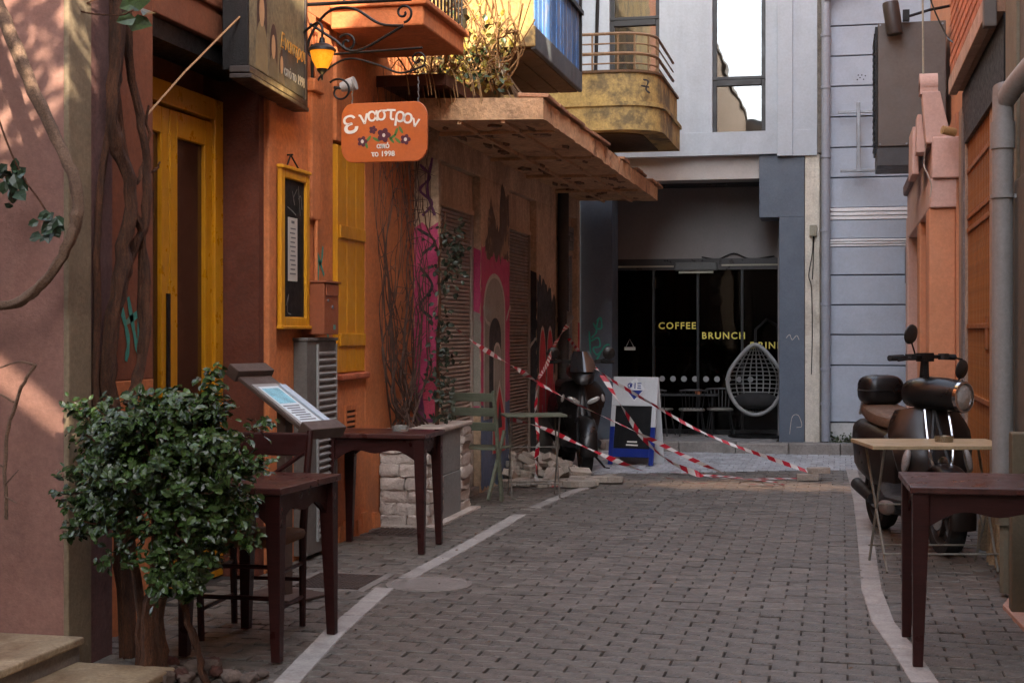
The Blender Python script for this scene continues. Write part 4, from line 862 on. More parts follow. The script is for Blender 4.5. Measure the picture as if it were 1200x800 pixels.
rk = thing('folding_table', 'small round-cornered wire folding table by the loose paver pile', 'table', (-2.52, 11.95, .006), R(20))
mb = MB(); mb.box(-.26, .26, -.17, .17, .68, .7); mb.build('table_top', GW, rk, bevel=.004)
for x in (-.2, .2):
    for s in (-1, 1): mb = MB(); mb.tube([(x, s*.14, .68), (x, -s*.14, .01), (x+.03, -s*.15, 0)], .007, 6); mb.build('leg', WIRE, rk)
for z, y in ((.12, .1), (.12, -.1), (.42, 0)): mb = MB(); mb.tube([(-.2, y, z), (.2, y, z)], .005, 5); mb.build('stretcher', WIRE, rk)

# ---------------------------------------------------------------- white stone planter with climbers
WST = M('whitewashed_stone', '#b8aca2', .85, .15, 5, .8, 22, rnd=.08, dirt=.55, dcol=(.22, .14, .1), ds=3.5, dist=.02, dlo=.52, dhi=.7)
WCC = M('grey_cement_panel', '#7c7c7a', .85, .12, 3, .35, 40, dirt=.4, dcol=(.2, .2, .2))
pn = thing('stone_planter', 'whitewashed rough stone planter at the foot of the climbing vines', 'planter', (-3.05, 10.6, 0))
mb = MB(); mb.box(-3.245, -2.9, 10.02, 11.14, -.03, .66); mb.build('core', M('lime_mortar', '#a89b90', .9, .2, 6, .7, 40, dist=.015), pn, world=True)
r8 = random.Random(12); z = .0
while z < .66:
    h = r8.uniform(.06, .1); h = min(h, .675-z)
    x = -3.24
    while x < -2.88:
        l = min(r8.uniform(.1, .26), -2.865-x)
        if l > .03:
            mb = MB(); mb.sup((x+l/2, 10.02, z+h/2), (l/2+.002, .04+r8.uniform(-.012, .012), h/2+.001), .3, 16, 10); mb.rough(.007, r8.randint(0, 999)); mb.build('stone', WST, pn, world=True, smooth=True, ang=60)
        x += l
    for y0, y1 in ((10.04, 10.34), (10.86, 11.17)):
        l = r8.uniform(.22, .3); mb = MB(); mb.sup((-2.905, (y0+y1)/2, z+h/2), (.045+r8.uniform(-.012, .016), l/2+.01, h/2+.001), .32, 16, 10); mb.rough(.01, r8.randint(0, 999)); mb.build('stone', WST, pn, world=True, smooth=True, ang=60)
    z += h
mb = MB(); mb.box(-2.905, -2.868, 10.34, 10.87, 0, .33); mb.box(-2.905, -2.872, 10.34, 10.87, .332, .66); mb.build('cement_panel', WCC, pn, world=True, bevel=.006)
mb = MB(); mb.box(-3.245, -2.85, 9.96, 11.18, .66, .69); mb.rough(.005, 3); mb.build('coping', WST, pn, world=True, bevel=.01)
mb = MB(); mb.prism([(-2.86, 9.93), (-2.8, 9.97), (-2.79, 11.2), (-3.2, 11.2), (-3.24, 9.93)], 'z', -.02, .012); mb.build('mortar_skirt', WST, pn, world=True, bevel=.004)
# ---------------------------------------------------------------- wall-mounted things on the taverna
cb_ = thing('chalkboard', 'yellow framed chalkboard menu with white paper sheet on the orange wall', 'chalkboard', (-3.2, 8.2, 1.4))
CH = M('chalk_black', (.009, .009, .01), .7, .3, 6, .05, spec=.2, dirt=.3, dcol=(.03, .03, .03), ds=3)
y0, y1, z0, z1, x0 = 7.99, 8.45, 1.43, 2.36, -3.222
mb = MB(); mb.box(x0, x0+.012, y0+.03, y1-.03, z0+.03, z1-.03); mb.build('slate', CH, cb_, world=True)
fy = MB(); t = .055
fy.box(x0-.0, x0+.03, y0, y0+t, z0, z1); fy.box(x0, x0+.03, y1-t, y1, z0, z1); fy.box(x0, x0+.03, y0+t, y1-t, z0, z0+t); fy.box(x0, x0+.03, y0+t, y1-t, z1-t, z1); fy.box(x0-.002, x0+.042, y0-.008, y1+.008, z1-.004, z1+.02); fy.box(x0-.002, x0+.042, y0-.008, y1+.008, z0-.018, z0+.004)
fy.build('frame', YEL, cb_, world=True, bevel=.006)
mb = MB(); mb.box(x0+.0125, x0+.0145, 8.13, 8.28, 1.7, 2.08); pp = mb.build('menu_sheet', M('white_paper', '#b9b5ac', .7, .06), cb_, world=True)
mb = MB()
for i in range(11): mb.box(x0+.015, x0+.0158, 8.155+.01*(i % 3), 8.25-.012*(i % 2), 1.74+i*.027, 1.748+i*.027)
mb.box(x0+.015, x0+.0158, 8.18, 8.23, 2.045, 2.062); sub(mb.build('printed_line', M('menu_ink', ''), cb_, world=True), pp)
CHK = M('chalk_mark', '#6d6d6a', .9, .3, 20)
for pth in ([(8.2, 2.24), (8.24, 2.16), (8.22, 2.2), (8.28, 2.26)], [(8.3, 2.2), (8.34, 2.22), (8.36, 2.14)], [(8.12, 2.14), (8.2, 2.12), (8.26, 2.1)], [(8.1, 1.55), (8.14, 1.62), (8.12, 1.52), (8.18, 1.5)], [(8.3, 2.28), (8.33, 2.1)]): stroke(pth, .007, x0+.0135, CHK, cb_, name='chalk_line')
mb = MB(); mb.tube([(x0+.01, 8.12, z1+.02), (x0-.005, 8.22, z1+.1), (x0+.01, 8.32, z1+.02)], .006, 6); mb.tube([(-3.25, 8.22, z1+.1), (x0+.01, 8.22, z1+.1)], .006, 6); mb.build('hanging_chain', BLK, cb_, world=True)
ml = thing('letterbox', 'brown painted metal letterbox on the orange wall beside teal scrawl', 'letterbox', (-3.18, 8.66, 1.38))
MLB = M('letterbox_brown', '#8a4a2c', .5, .12, 5, .1, 50, dirt=.25, dcol=(.1, .04, .02))
mb = MB(); mb.box(-3.25, -3.1, 8.46, 8.72, 1.38, 1.7); mb.build('body', MLB, ml, world=True, bevel=.006)
mb = MB(); mb.box(-3.1, -3.092, 8.48, 8.7, 1.62, 1.69); mb.box(-3.245, -3.085, 8.45, 8.73, 1.7, 1.712); mb.build('flap', MLB, ml, world=True, bevel=.003)
mb = MB(); mb.lathe([(0, 0), (.012, 0), (.012, .006), (0, .006)], 10, (-3.1, 8.6, 1.55), TO_X); mb.lathe([(0, 0), (.01, 0), (.01, .006), (0, .006)], 10, (-3.1, 8.52, 1.59), TO_X); mb.build('lock', STL, ml, world=True)
mb = MB(); mb.box(-3.1, -3.098, 8.62, 8.66, 1.41, 1.44); mb.build('number_plate', M('teal_plate', '#5b8a80', .5), ml, world=True)
ec = thing('meter_cabinet', 'grey steel meter cabinet with louvred door against the orange wall', 'cabinet', (-3.2, 8.6, 0))
CAB = M('cabinet_grey', '#5e5a55', .5, .15, 4, .1, 50, dirt=.4, dcol=(.15, .12, .1)); CABL = M('louvre_grey', '#8d8c8a', .4, .12, 5, .05)
mb = MB(); mb.box(-3.25, -3.16, 8.32, 8.84, .03, 1.34); mb.build('body', CAB, ec, world=True, bevel=.006)
mb = MB(); mb.box(-3.26, -3.15, 8.31, 8.85, 1.34, 1.36); mb.build('lid', CAB, ec, world=True, bevel=.004)
mb = MB()
for i in range(28): mb.box(-3.165, -3.145, 8.5, 8.81, .12+i*.042, .135+i*.042, rot=YROT(R(35)))
mb.build('louvre', CABL, ec, world=True, kind='stuff')
mb = MB(); mb.box(-3.16, -3.148, 8.48, 8.5, .1, 1.32); mb.box(-3.16, -3.148, 8.81, 8.83, .1, 1.32); mb.build('louvre_frame', CABL, ec, world=True)
# dark lightbox sign over the door
lb = thing('picture_sign', 'dark framed painted sign board with pale figures hanging above the taverna door', 'sign', (-3.1, 7.75, 2.75), 0)
ang = math.atan2(-.13, 1.18); u = Vector((math.sin(ang), math.cos(ang), 0)); nrm = Vector((math.cos(ang), -math.sin(ang), 0))
def SB(mb, a0, a1, d0, d1, z0, z1, mi=0):
    o = Vector((-3.05, 7.16, 0)); vs = [o+u*a+nrm*d+Vector((0, 0, z)) for z in (z0, z1) for a, d in ((a0, d0), (a1, d0), (a1, d1), (a0, d1))]
    return mb.add(vs, [(0, 3, 2, 1), (4, 5, 6, 7), (0, 1, 5, 4), (1, 2, 6, 5), (2, 3, 7, 6), (3, 0, 4, 7)], mi)
SB(MB(), 0, 1.19, -.14, 0, 2.78, 3.6).build('case', BLK, lb, world=True, bevel=.004)
mb = MB(); SB(mb, -.01, 1.2, -.1, .012, 2.765, 2.80); SB(mb, -.01, 1.2, -.1, .02, 2.735, 2.76); SB(mb, 1.16, 1.2, -.02, .012, 2.8, 3.6); mb.build('frame', M('dark_frame_brown', (.03, .02, .016), .4), lb, world=True, bevel=.004)
pic = SB(MB(), .02, 1.15, 0.001, .003, 2.81, 3.58).build('picture', M('painted_olive', '#7a6d4e', .6, .35, 2.5, .05, dirt=.6, dcol=(.03, .03, .03), ds=1.5), lb, world=True)
def blob(cx, cz, rx, rz, d, col, nm):
    mb = MB(); o = Vector((-3.05, 7.16, 0)); vs = [o+u*(cx+rx*math.cos(a*math.pi/12))+nrm*d+Vector((0, 0, max(2.815, cz+rz*math.sin(a*math.pi/12)))) for a in range(24)]
    mb.add(vs, [tuple(range(24))]); sub(mb.build('painted_figure', M(nm, col, .7, .2, 8, 0), lb, world=True, fix=False), pic)
for cx, cz, k in ((.24, 3.14, 1), (.47, 2.99, .8), (.64, 2.92, .6)):
    blob(cx+.01, cz-.03, .1*k, .2*k, .0036, '#452818', 'picture_hair'); blob(cx, cz-.25*k, .12*k, .2*k, .0044, '#8a7650' if k == 1 else '#6e6044', 'picture_robe%d' % int(k*10)); blob(cx, cz, .05*k, .085*k, .0052, '#c79a6c', 'picture_skin')
SB(MB(), .66, 1.15, .0032, .004, 2.81, 3.04).build('picture_band', M('picture_slate', '#33373a', .6, .2, 3), lb, world=True)
mb = MB(); text_on(mb, 'Εναστρον', .125, frame(Vector((-3.05, 7.16, 3.02))+u*.9+nrm*.006, u, (0, 0, 1)), .002, shear=.3); mb.build('lettering', M('amber_ink', '#c08a35', .6, .1, 5, 0), lb, world=True, fix=False)
mb = MB(); text_on(mb, 'από το 1998', .085, frame(Vector((-3.05, 7.16, 2.87))+u*.92+nrm*.006, u, (0, 0, 1)), .002); mb.build('lettering', M('chalk_ink', '#a8a69c', .6, .1, 5, 0), lb, world=True, fix=False, kind='stuff')
# thin cane leaning across the lintel
mb = MB(); mb.tube([(-3.19, 6.28, 2.41), (-3.17, 6.65, 2.68), (-3.13, 6.98, 2.92), (-3.07, 7.3, 3.17), (-3.04, 7.5, 3.33)], .0055, 6); tag(mb.build('cane', M('pale_cane', '#9a7450', .6, .2, 8)), 'thin pale cane hanging slantwise across the door lintel', 'cane')
# ---------------------------------------------------------------- hanging sign, iron brackets, lantern
def scroll(c, r0, turns, sgn=1, a0=0, n=26, plane='xz'):
    out = []
    for i in range(n+1):
        t = i/n; a = a0+sgn*turns*2*math.pi*t; r = r0*(1-.82*t); out.append((c[0]+r*math.cos(a), c[1], c[2]+r*math.sin(a)))
    return out
br = thing('iron_bracket', 'black wrought iron scroll bracket carrying the orange taverna sign', 'bracket', (-3.25, 8.62, 2.98))
mb = MB(); Y = 8.62
mb.tube([(-3.25, Y, 3.13), (-2.52, Y, 3.15)], .008, 8); mb.tube(spline([(-3.24, Y, 2.8), (-3.2, Y, 2.98), (-3.02, Y, 3.1), (-2.82, Y, 3.06), (-2.66, Y, 3.0), (-2.5, Y, 3.04)]), .007, 8)
mb.tube(scroll((-2.55, Y, 3.08), .055, 1.3, 1, -1.2), .006, 6); mb.tube(scroll((-3.06, Y, 2.9), .085, 1.2, -1, 2.4), .007, 6); mb.tube([(-3.24, Y, 2.72), (-3.24, Y, 3.2)], .01, 8)
mb.build('scrollwork', BLK, br, world=True, smooth=True)
sg = thing('hanging_sign', 'orange hanging taverna sign with white lettering and dark red painted flowers', 'sign', (-2.78, Y, 2.44))
SO = M('sign_orange', '#b0561f', .45, .08, 4, .08, 40, dirt=.2, dcol=(.3, .08, .01))
def signpoly(w, h, c): # clipped rounded ends
    n = 5; P = []
    for sx, sz in ((1, -1), (1, 1), (-1, 1), (-1, -1)):
        for i in range(n+1):
            a = i/n; q = (a if sx*sz < 0 else 1-a) if False else a
            if (sx, sz) in ((1, -1), (-1, 1)): P.append((sx*(w/2-c+c*math.sin(math.pi/2*a)), sz*(h/2-c*1.3+c*1.3*math.cos(math.pi/2*a))))
            else: P.append((sx*(w/2-c+c*math.cos(math.pi/2*a)), sz*(h/2-c*1.3+c*1.3*math.sin(math.pi/2*a))))
    return P
mb = MB(); cx, cz = -2.765, 2.635; mb.prism([(cx+a, cz+b) for a, b in signpoly(.56, .37, .075)], 'y', Y-.012, Y+.012); bd = mb.build('board', SO, sg, world=True, bevel=.004)
WHT = M('sign_white', '#d8d2c8', .6, .05, 5, 0)
wv = 'Εναστρον'; xs_ = [-.205, -.125, -.07, -.015, .045, .1, .15, .198]; zs_ = [.03, .055, .07, .074, .074, .06, .05, .028]; sz_ = [.175, .12, .125, .125, .13, .13, .125, .1]
for ch_, x, z, s in zip(wv, xs_, zs_, sz_):
    mb = MB(); m4 = frame((cx+x, Y-.0145, cz+z-(.03 if ch_ == 'Ε' else 0)), (math.cos(-x*1.2), 0, math.sin(-x*1.2)), (-math.sin(-x*1.2), 0, math.cos(-x*1.2)))
    text_on(mb, 'ε' if ch_ == 'Ε' else ch_, s*(1.2 if ch_ == 'Ε' else .92), m4, .003, bold=.0015); sub(mb.build('letter', WHT, sg, world=True, fix=False), bd)
for body, z in (('από', -.1), ('το 1998', -.15)):
    mb = MB(); text_on(mb, body, .046, frame((cx-.005, Y-.0145, cz+z), (1, 0, 0), (0, 0, 1)), .003, bold=.001); sub(mb.build('lettering', WHT, sg, world=True, fix=False), bd)
FL = M('flower_maroon', '#4a1024', .6, .3, 20, 0); FG = M('flower_leaf_green', '#4a6a2c', .6, .3, 20, 0); FW = M('flower_eye', '#c9b8b0', .6, .1)
def petal(cx_, cz_, rx, rz, a, mat, d):
    mb = MB(); vs = []
    for i in range(12):
        t = i*math.pi/6; x, z = rx*math.cos(t), rz*math.sin(t); vs.append((cx_+x*math.cos(a)-z*math.sin(a), Y-.0122-d, cz_+x*math.sin(a)+z*math.cos(a)))
    mb.add(vs, [tuple(range(12))]); sub(mb.build('painted_petal', mat, sg, world=True, fix=False), bd)
for fx, fz, k in ((cx, cz-.02, 1), (cx-.14, cz-.055, .75), (cx+.14, cz-.05, .75), (cx-.07, cz+.015, .6)):
    for i in range(5): petal(fx+.024*k*math.cos(i*1.257), fz+.024*k*math.sin(i*1.257), .022*k, .018*k, i*1.257, FL, .001+.0002*i)
    if k > .7: petal(fx, fz, .01, .012, 0, FW, .0025)
for lx, lz, a in ((-.1, -.04, .9), (-.05, -.045, -.5), (.06, -.03, .6), (.08, -.0, 1.2), (.11, .01, 2.1), (.05, -.05, -.9), (-.115, -.075, 1.9), (.09, -.055, 2.4)): petal(cx+lx, cz+lz, .026, .009, a, FG, .0004)
mb = MB()
for x in (-.21, .22):
    for i in range(7): zz_ = cz+.18+i*.022; mb.tube([(cx+x, Y+(.004 if i % 2 else 0), zz_), (cx+x+(.004 if i % 2 else -.004), Y, zz_+.024)], .0035, 5)
mb.build('hanging_chain', STL, sg, world=True)
# second bracket above, under the balcony
b2 = thing('iron_bracket', 'large black wrought iron scroll bracket under the orange balcony above the lantern', 'bracket', (-3.25, 8.5, 3.1))
Y2 = 8.48; mb = MB(); mb.tube([(-3.25, Y2, 3.42), (-2.55, Y2, 3.42)], .012, 8); mb.tube(spline([(-3.24, Y2, 3.02), (-3.2, Y2, 3.22), (-3.08, Y2, 3.37), (-2.92, Y2, 3.38), (-2.75, Y2, 3.28), (-2.6, Y2, 3.26)]), .009, 8)
mb.tube(scroll((-2.6, Y2, 3.34), .06, 1.3, 1, -1.5), .008, 6); mb.tube(spline([(-3.2, Y2, 3.3), (-3.05, Y2, 3.2), (-2.9, Y2, 3.12), (-2.6, Y2, 3.26)]), .009, 8); mb.tube(scroll((-2.96, Y2, 3.17), .06, 1.3, -1, 2.5), .008, 6); mb.tube([(-3.243, Y2, 2.85), (-3.243, Y2, 3.45)], .012, 8)
mb.tube(scroll((-3.17, Y2, 3.12), .05, 1.2, 1, 1), .007, 6); mb.build('scrollwork', BLK, b2, world=True, smooth=True)
ln_ = thing('wall_lantern', 'lit amber glass lantern with black iron cap beside the dark picture sign', 'lantern', (-3.02, 8.2, 2.88))
lx, ly, lz = -3.02, 8.2, 2.97
mb = MB(); mb.lathe([(0, .19), (.015, .18), (.02, .15), (.05, .14), (.082, .115), (.085, .1), (.075, .1), (0, .1)], 16, (lx, ly, lz)); mb.tube(spline([(lx, ly, lz+.18), (lx, ly, lz+.24), (lx-.06, ly+.05, lz+.28), (-3.24, 8.32, lz+.2)]), .008, 8); mb.build('cap', BLK, ln_, world=True, smooth=True); mb = MB(); mb.lathe([(0, -.075), (.006, -.07), (.008, -.04), (.018, -.03), (.03, -.018), (.034, -.005), (0, -.005)], 12, (lx, ly, lz)); mb.build('finial', BLK, ln_, world=True, smooth=True)
mb = MB(); mb.lathe([(0, -.004), (.034, -.004), (.06, .045), (.072, .099), (0, .0992)], 16, (lx, ly, lz)); AMB = M('amber_shade', (.95, .27, .012), .3, .15, 14, .05, emit=.13); mb.build('glass_shade', AMB, ln_, world=True, smooth=True)
pl_ = bpy.data.lights.new('lantern_bulb', 'POINT'); pl_.energy = .15; pl_.color = (1, .6, .2); pl_.shadow_soft_size = .03; po = bpy.data.objects.new('lantern_bulb', pl_); COL.objects.link(po); po.parent = ln_; po.location = Vector((lx, ly, lz-.12))-Vector(ln_.location)
fl = thing('floodlight', 'small white floodlight bracketed to the orange wall under the iron scrolls', 'floodlight', (-3.2, 9.0, 2.98))
mb = MB(); mb.lathe([(0, 0), (.03, 0), (.042, .05), (.045, .1), (0, .1)], 16, (-3.2, 9.05, 3.0), YROT(R(75))); mb.build('lamp_body', M('dusty_white', '#a9aaa8', .5, .15, 6), fl, world=True, smooth=True)
mb = MB(); mb.tube([(-3.25, 9.05, 3.0), (-3.18, 9.05, 3.0)], .012, 6); mb.build('bracket_arm', BLK, fl, world=True)

# ---------------------------------------------------------------- plants
BARK = M('vine_bark', '#5a3722', .95, .6, 9, 1.0, 26, grain=(4, 4, .5), dist=.03, dirt=.7, dcol=(.025, .015, .01))
BARKL = M('pale_bark', '#6d5646', .95, .35, 10, .8, 30, dist=.01)
LEAF = M('bush_leaf', (.032, .06, .014), .27, .4, 8, .1, 60, island=.55, spec=.42)
LEAFM = M('vine_leaf', (.04, .07, .022), .42, .4, 8, .1, 60, island=.35)
LEAFY = M('autumn_leaf', (.2, .15, .022), .5, .4, 8, .1, 60, island=.45)
def limb(mb, pts, r0, r1, n=8, k=5, seed=0, wob=.008):
    r = random.Random(seed); P = spline(pts, k); P = [p+Vector((r.uniform(-wob, wob), r.uniform(-wob, wob), 0)) for p in P]
    mb.tube(P, [r0+(r1-r0)*i/(len(P)-1)+r.uniform(-.06, .06)*r0 for i in range(len(P))], n+8 if r0 > .012 else n, ridge=.11 if r0 > .012 else 0)
# old vine against the orange pier: several twisted stems
ov = thing('old_vine', 'thick twisted bare vine stems climbing between pink house and yellow door', 'vine', (-3.08, 5.85, 0))
mb = MB()
limb(mb, [(-2.98, 5.72, 0), (-3.02, 5.72, .5), (-3.05, 5.7, 1.0), (-3.04, 5.66, 1.3), (-3.02, 5.72, 1.7), (-3.0, 5.76, 2.0), (-3.03, 5.66, 2.3), (-3.02, 5.7, 2.7), (-3.02, 5.72, 3.3)], .036, .024, 10, seed=1)
mb.rough(.005, 4); mb.build('trunk', BARK, ov, world=True, smooth=True, ang=80)
for k, (pts, r0, r1) in enumerate((([(-3.0, 5.74, 1.08), (-2.98, 5.84, 1.3), (-2.99, 5.88, 1.7), (-3.03, 5.8, 2.05), (-3.05, 5.72, 2.5), (-3.05, 5.66, 3.2)], .03, .02), ([(-3.02, 5.68, 1.5), (-3.02, 5.8, 1.7), (-2.99, 5.9, 1.95), (-3.0, 5.9, 2.2), (-3.03, 5.84, 2.5), (-3.06, 5.8, 3.2)], .03, .024),
        ([(-3.08, 5.62, .9), (-3.07, 5.6, 1.6), (-3.06, 5.64, 2.1), (-3.05, 5.76, 2.6), (-3.04, 5.8, 3.2)], .022, .016), ([(-3.02, 5.86, 2.05), (-3.0, 5.93, 2.2), (-3.0, 5.92, 2.4)], .012, .006), ([(-3.0, 5.9, 2.1), (-2.99, 5.98, 2.12), (-2.99, 6.02, 2.16)], .009, .004), ([(-3.05, 5.7, .95), (-3.02, 5.8, 1.1), (-3.0, 5.86, 1.4), (-3.02, 5.88, 1.9)], .018, .014))):
    mb = MB(); limb(mb, pts, r0*.7, r1*.7, 9, seed=10+k); mb.rough(.0035, k); mb.build('stem', BARK, ov, world=True, smooth=True, ang=80)
mb = MB(); r = np.random.default_rng(9); P = np.array([[-2.93, 5.6, 2.78], [-2.9, 5.62, 2.72], [-2.88, 5.66, 2.8], [-2.95, 5.64, 2.7], [-2.86, 5.68, 2.76]]); leaves(mb, P, np.array([[.3, -1, .4]]*5)+r.normal(0, .3, (5, 3)), .1, asp=.8, seed=3); mb.build('leaf_cluster', LEAFM, ov, world=True, fix=False)
mb = MB(); mb.tube(spline([(-3.02, 5.66, 2.85), (-3.1, 5.5, 2.74), (-2.95, 5.55, 2.72), (-2.9, 5.6, 2.75)]), .004, 5); mb.build('twig', BARK, ov, world=True)
# looping bare branch over the pink wall, trailing ivy
pb = thing('bare_branch', 'bare looping vine branch hanging in front of the pink wall', 'branch', (-3.1, 5.22, 1.5))
mb = MB(); limb(mb, [(-3.4, 5.25, 2.95), (-3.27, 5.22, 2.65), (-3.17, 5.2, 2.45), (-3.05, 5.2, 2.2), (-2.96, 5.2, 2.03), (-2.935, 5.2, 1.9), (-2.96, 5.2, 1.78), (-3.03, 5.2, 1.65), (-3.13, 5.21, 1.56), (-3.22, 5.22, 1.51), (-3.4, 5.24, 1.5)], .026, .018, 9, seed=3, wob=.004); mb.build('branch', BARKL, pb, world=True, smooth=True, ang=80)
iv = thing('ivy_trail', 'thin trailing ivy stem with dark leaves hanging over the pink wall', 'ivy', (-3.1, 5.15, 1.8))
mb = MB(); mb.tube(spline([(-3.3, 5.16, 2.4), (-3.24, 5.16, 2.2), (-3.15, 5.15, 2.02), (-3.06, 5.15, 1.9), (-3.0, 5.15, 1.8)]), .004, 5); mb.build('stem', BARK, iv, world=True)
for q_, (c, n) in enumerate((((-3.17, 5.14, 2.02), 16), ((-3.0, 5.14, 1.82), 16), ((-3.22, 5.14, 1.94), 4), ((-3.28, 5.14, 2.22), 6))):
    mb = MB(); P = [(c[0]+RNG.normal(0, .028), c[1]+RNG.normal(0, .015), c[2]+RNG.normal(0, .028)) for _ in range(n)]
    leaves(mb, P, RNG.normal(0, .5, (len(P), 3))+[.3, -1, .2], .055, asp=.8, seed=4+q_); mb.build('leaf_cluster', M('ivy_leaf', (.025, .05, .025), .4, .3, 8, .1, island=.3), iv, world=True, fix=False)
dt = thing('dry_twig', 'dry forked bare twig in front of the lower pink wall', 'twig', (-3.2, 5.1, .7))
mb = MB(); limb(mb, [(-3.2, 5.12, .66), (-3.2, 5.12, .95), (-3.16, 5.12, 1.1), (-3.12, 5.12, 1.2), (-3.07, 5.12, 1.27)], .008, .006, 6, seed=5, wob=.003); limb(mb, [(-3.16, 5.12, 1.12), (-3.22, 5.12, 1.15), (-3.3, 5.12, 1.19)], .005, .003, 5, seed=6, wob=.003); limb(mb, [(-3.08, 5.12, 1.27), (-3.14, 5.11, 1.28), (-3.24, 5.11, 1.25)], .005, .003, 5, seed=7, wob=.002)
for a, b in (((-3.2, 5.12, .8), (-3.13, 5.1, .86)), ((-3.2, 5.12, .75), (-3.14, 5.1, .73)), ((-3.2, 5.12, .86), (-3.25, 5.1, .9))): mb.tube([a, b], [.004, .002], 5)
mb.build('twig', BARKL, dt, world=True, smooth=True)
# glossy bush
bu = thing('leafy_bush', 'dense glossy dark green bush with woody trunk beside the doorstep', 'bush', (-2.66, 5.36, 0))
mb = MB(); limb(mb, [(-2.72, 5.4, -.02), (-2.73, 5.4, .25), (-2.68, 5.38, .5), (-2.66, 5.33, .8), (-2.6, 5.3, 1.0)], .034, .016, 12, seed=2)
limb(mb, [(-2.66, 5.42, -.02), (-2.68, 5.4, .2), (-2.64, 5.38, .45), (-2.54, 5.32, .7), (-2.45, 5.3, .9)], .022, .012, 8, seed=4); limb(mb, [(-2.78, 5.42, 0), (-2.77, 5.4, .3), (-2.8, 5.36, .6), (-2.86, 5.32, .85)], .022, .01, 8, seed=5); limb(mb, [(-2.46, 5.36, -.01), (-2.5, 5.35, .15), (-2.55, 5.34, .3), (-2.6, 5.33, .5)], .014, .01, 7, seed=6)
mb.rough(.0045, 3); mb.build('trunk', BARK, bu, world=True, smooth=True, ang=80)
def bush():
    r = np.random.default_rng(11); mb = MB(); tw = MB(); tips = []
    lobes = [((-2.62, 5.3, .86), (.4, .3, .27), 520), ((-2.74, 5.28, 1.0), (.24, .2, .14), 170), ((-2.42, 5.3, .98), (.2, .2, .16), 140), ((-2.52, 5.28, .62), (.3, .26, .2), 260), ((-2.86, 5.28, .72), (.16, .16, .07), 70), ((-2.58, 5.28, 1.1), (.16, .16, .09), 90), ((-2.36, 5.28, .7), (.16, .18, .14), 100), ((-2.5, 5.25, .42), (.1, .1, .06), 30)]
    for c, rad, n in lobes:                    # leaves sit on sprays, the sprays on an uneven crown
        m = max(6, n//7); d = r.normal(size=(m, 3)); d /= np.linalg.norm(d, axis=1, keepdims=True)
        ends = np.array(c)+d*np.array(rad)*r.uniform(.55, 1.18, (m, 1))
        for e, dd in zip(ends, d):
            k = r.integers(4, 8); t = np.linspace(.55, 1, k)[:, None]; q = np.array(c)*(1-t)+e*t+r.normal(0, .014, (k, 3)); tips.append(np.concatenate([q, np.tile(dd, (k, 1))], 1))
    # a few stray sprigs
    for c, e in (((-2.85, 5.3, .62), (-3.03, 5.25, .6)), ((-2.85, 5.3, .84), (-3.03, 5.25, .82)), ((-2.8, 5.28, .74), (-3.02, 5.22, .73)), ((-2.85, 5.28, 1.0), (-2.98, 5.24, 1.12)), ((-2.45, 5.28, 1.1), (-2.38, 5.26, 1.24)), ((-2.3, 5.28, .86), (-2.17, 5.26, .9))):
        t = np.linspace(0, 1, 12)[:, None]; q = np.array(c)*(1-t)+np.array(e)*t+r.normal(0, .012, (12, 3)); tips.append(np.concatenate([q, np.tile([0, -.4, .8], (12, 1))], 1))
        tw.tube([c, e], [.005, .002], 5)
    T = np.concatenate(tips); core = np.array([-2.62, 5.34, .72])
    for i in range(0, len(T), 5):
        a = Vector(T[i, :3]); b = Vector(core).lerp(a, .35+.3*r.random()); tw.tube([b, b.lerp(a, .6)+Vector(r.normal(0, .02, 3)), a], [.005, .0035, .002], 4, cap=False)
    P = []; Nn = []
    for q in T:
        k = r.integers(7, 12); P.append(q[:3]+r.normal(0, .019, (k, 3))); Nn.append(q[3:]*.6+np.array([.1, -.35, .75])+r.normal(0, .45, (k, 3)))
    P = np.concatenate(P); Nn = np.concatenate(Nn); leaves(mb, P, Nn, .037, asp=.64, seed=12, fold=.3)
    tw.build('branch_mass', BARK, bu, world=True, fix=False, kind='stuff'); mb.build('crown', LEAF, bu, world=True, fix=False)
bush()
# stones round its foot
STN = M('round_stone', '#5d5048', .85, .3, 5, .5, 40, rnd=.35, dist=.01)
STNR = M('terracotta_shard', '#4d2c22', .85, .3, 5, .5, 40, rnd=.3)
r9 = random.Random(8)
for i in range(22):
    x, y = r9.uniform(-2.75, -2.28), r9.uniform(5.3, 5.62); s = r9.uniform(.022, .045); mb = MB(); mb.sup((0, 0, 0), (s*r9.uniform(.9, 1.4), s*r9.uniform(.7, 1), s*.6), .7, 10, 7); mb.rough(s*.2, i)
    o = mb.build('stone', STN if i % 4 else STNR, smooth=True, ang=60); o.location = (x, y, .0); o.rotation_euler.z = r9.uniform(0, 3)
    tag(o, 'small rounded stone lying round the foot of the bush' if i % 4 else 'reddish stone shard lying round the foot of the bush', 'stone', 'stones round the bush' if i % 4 else 'red shards round the bush')
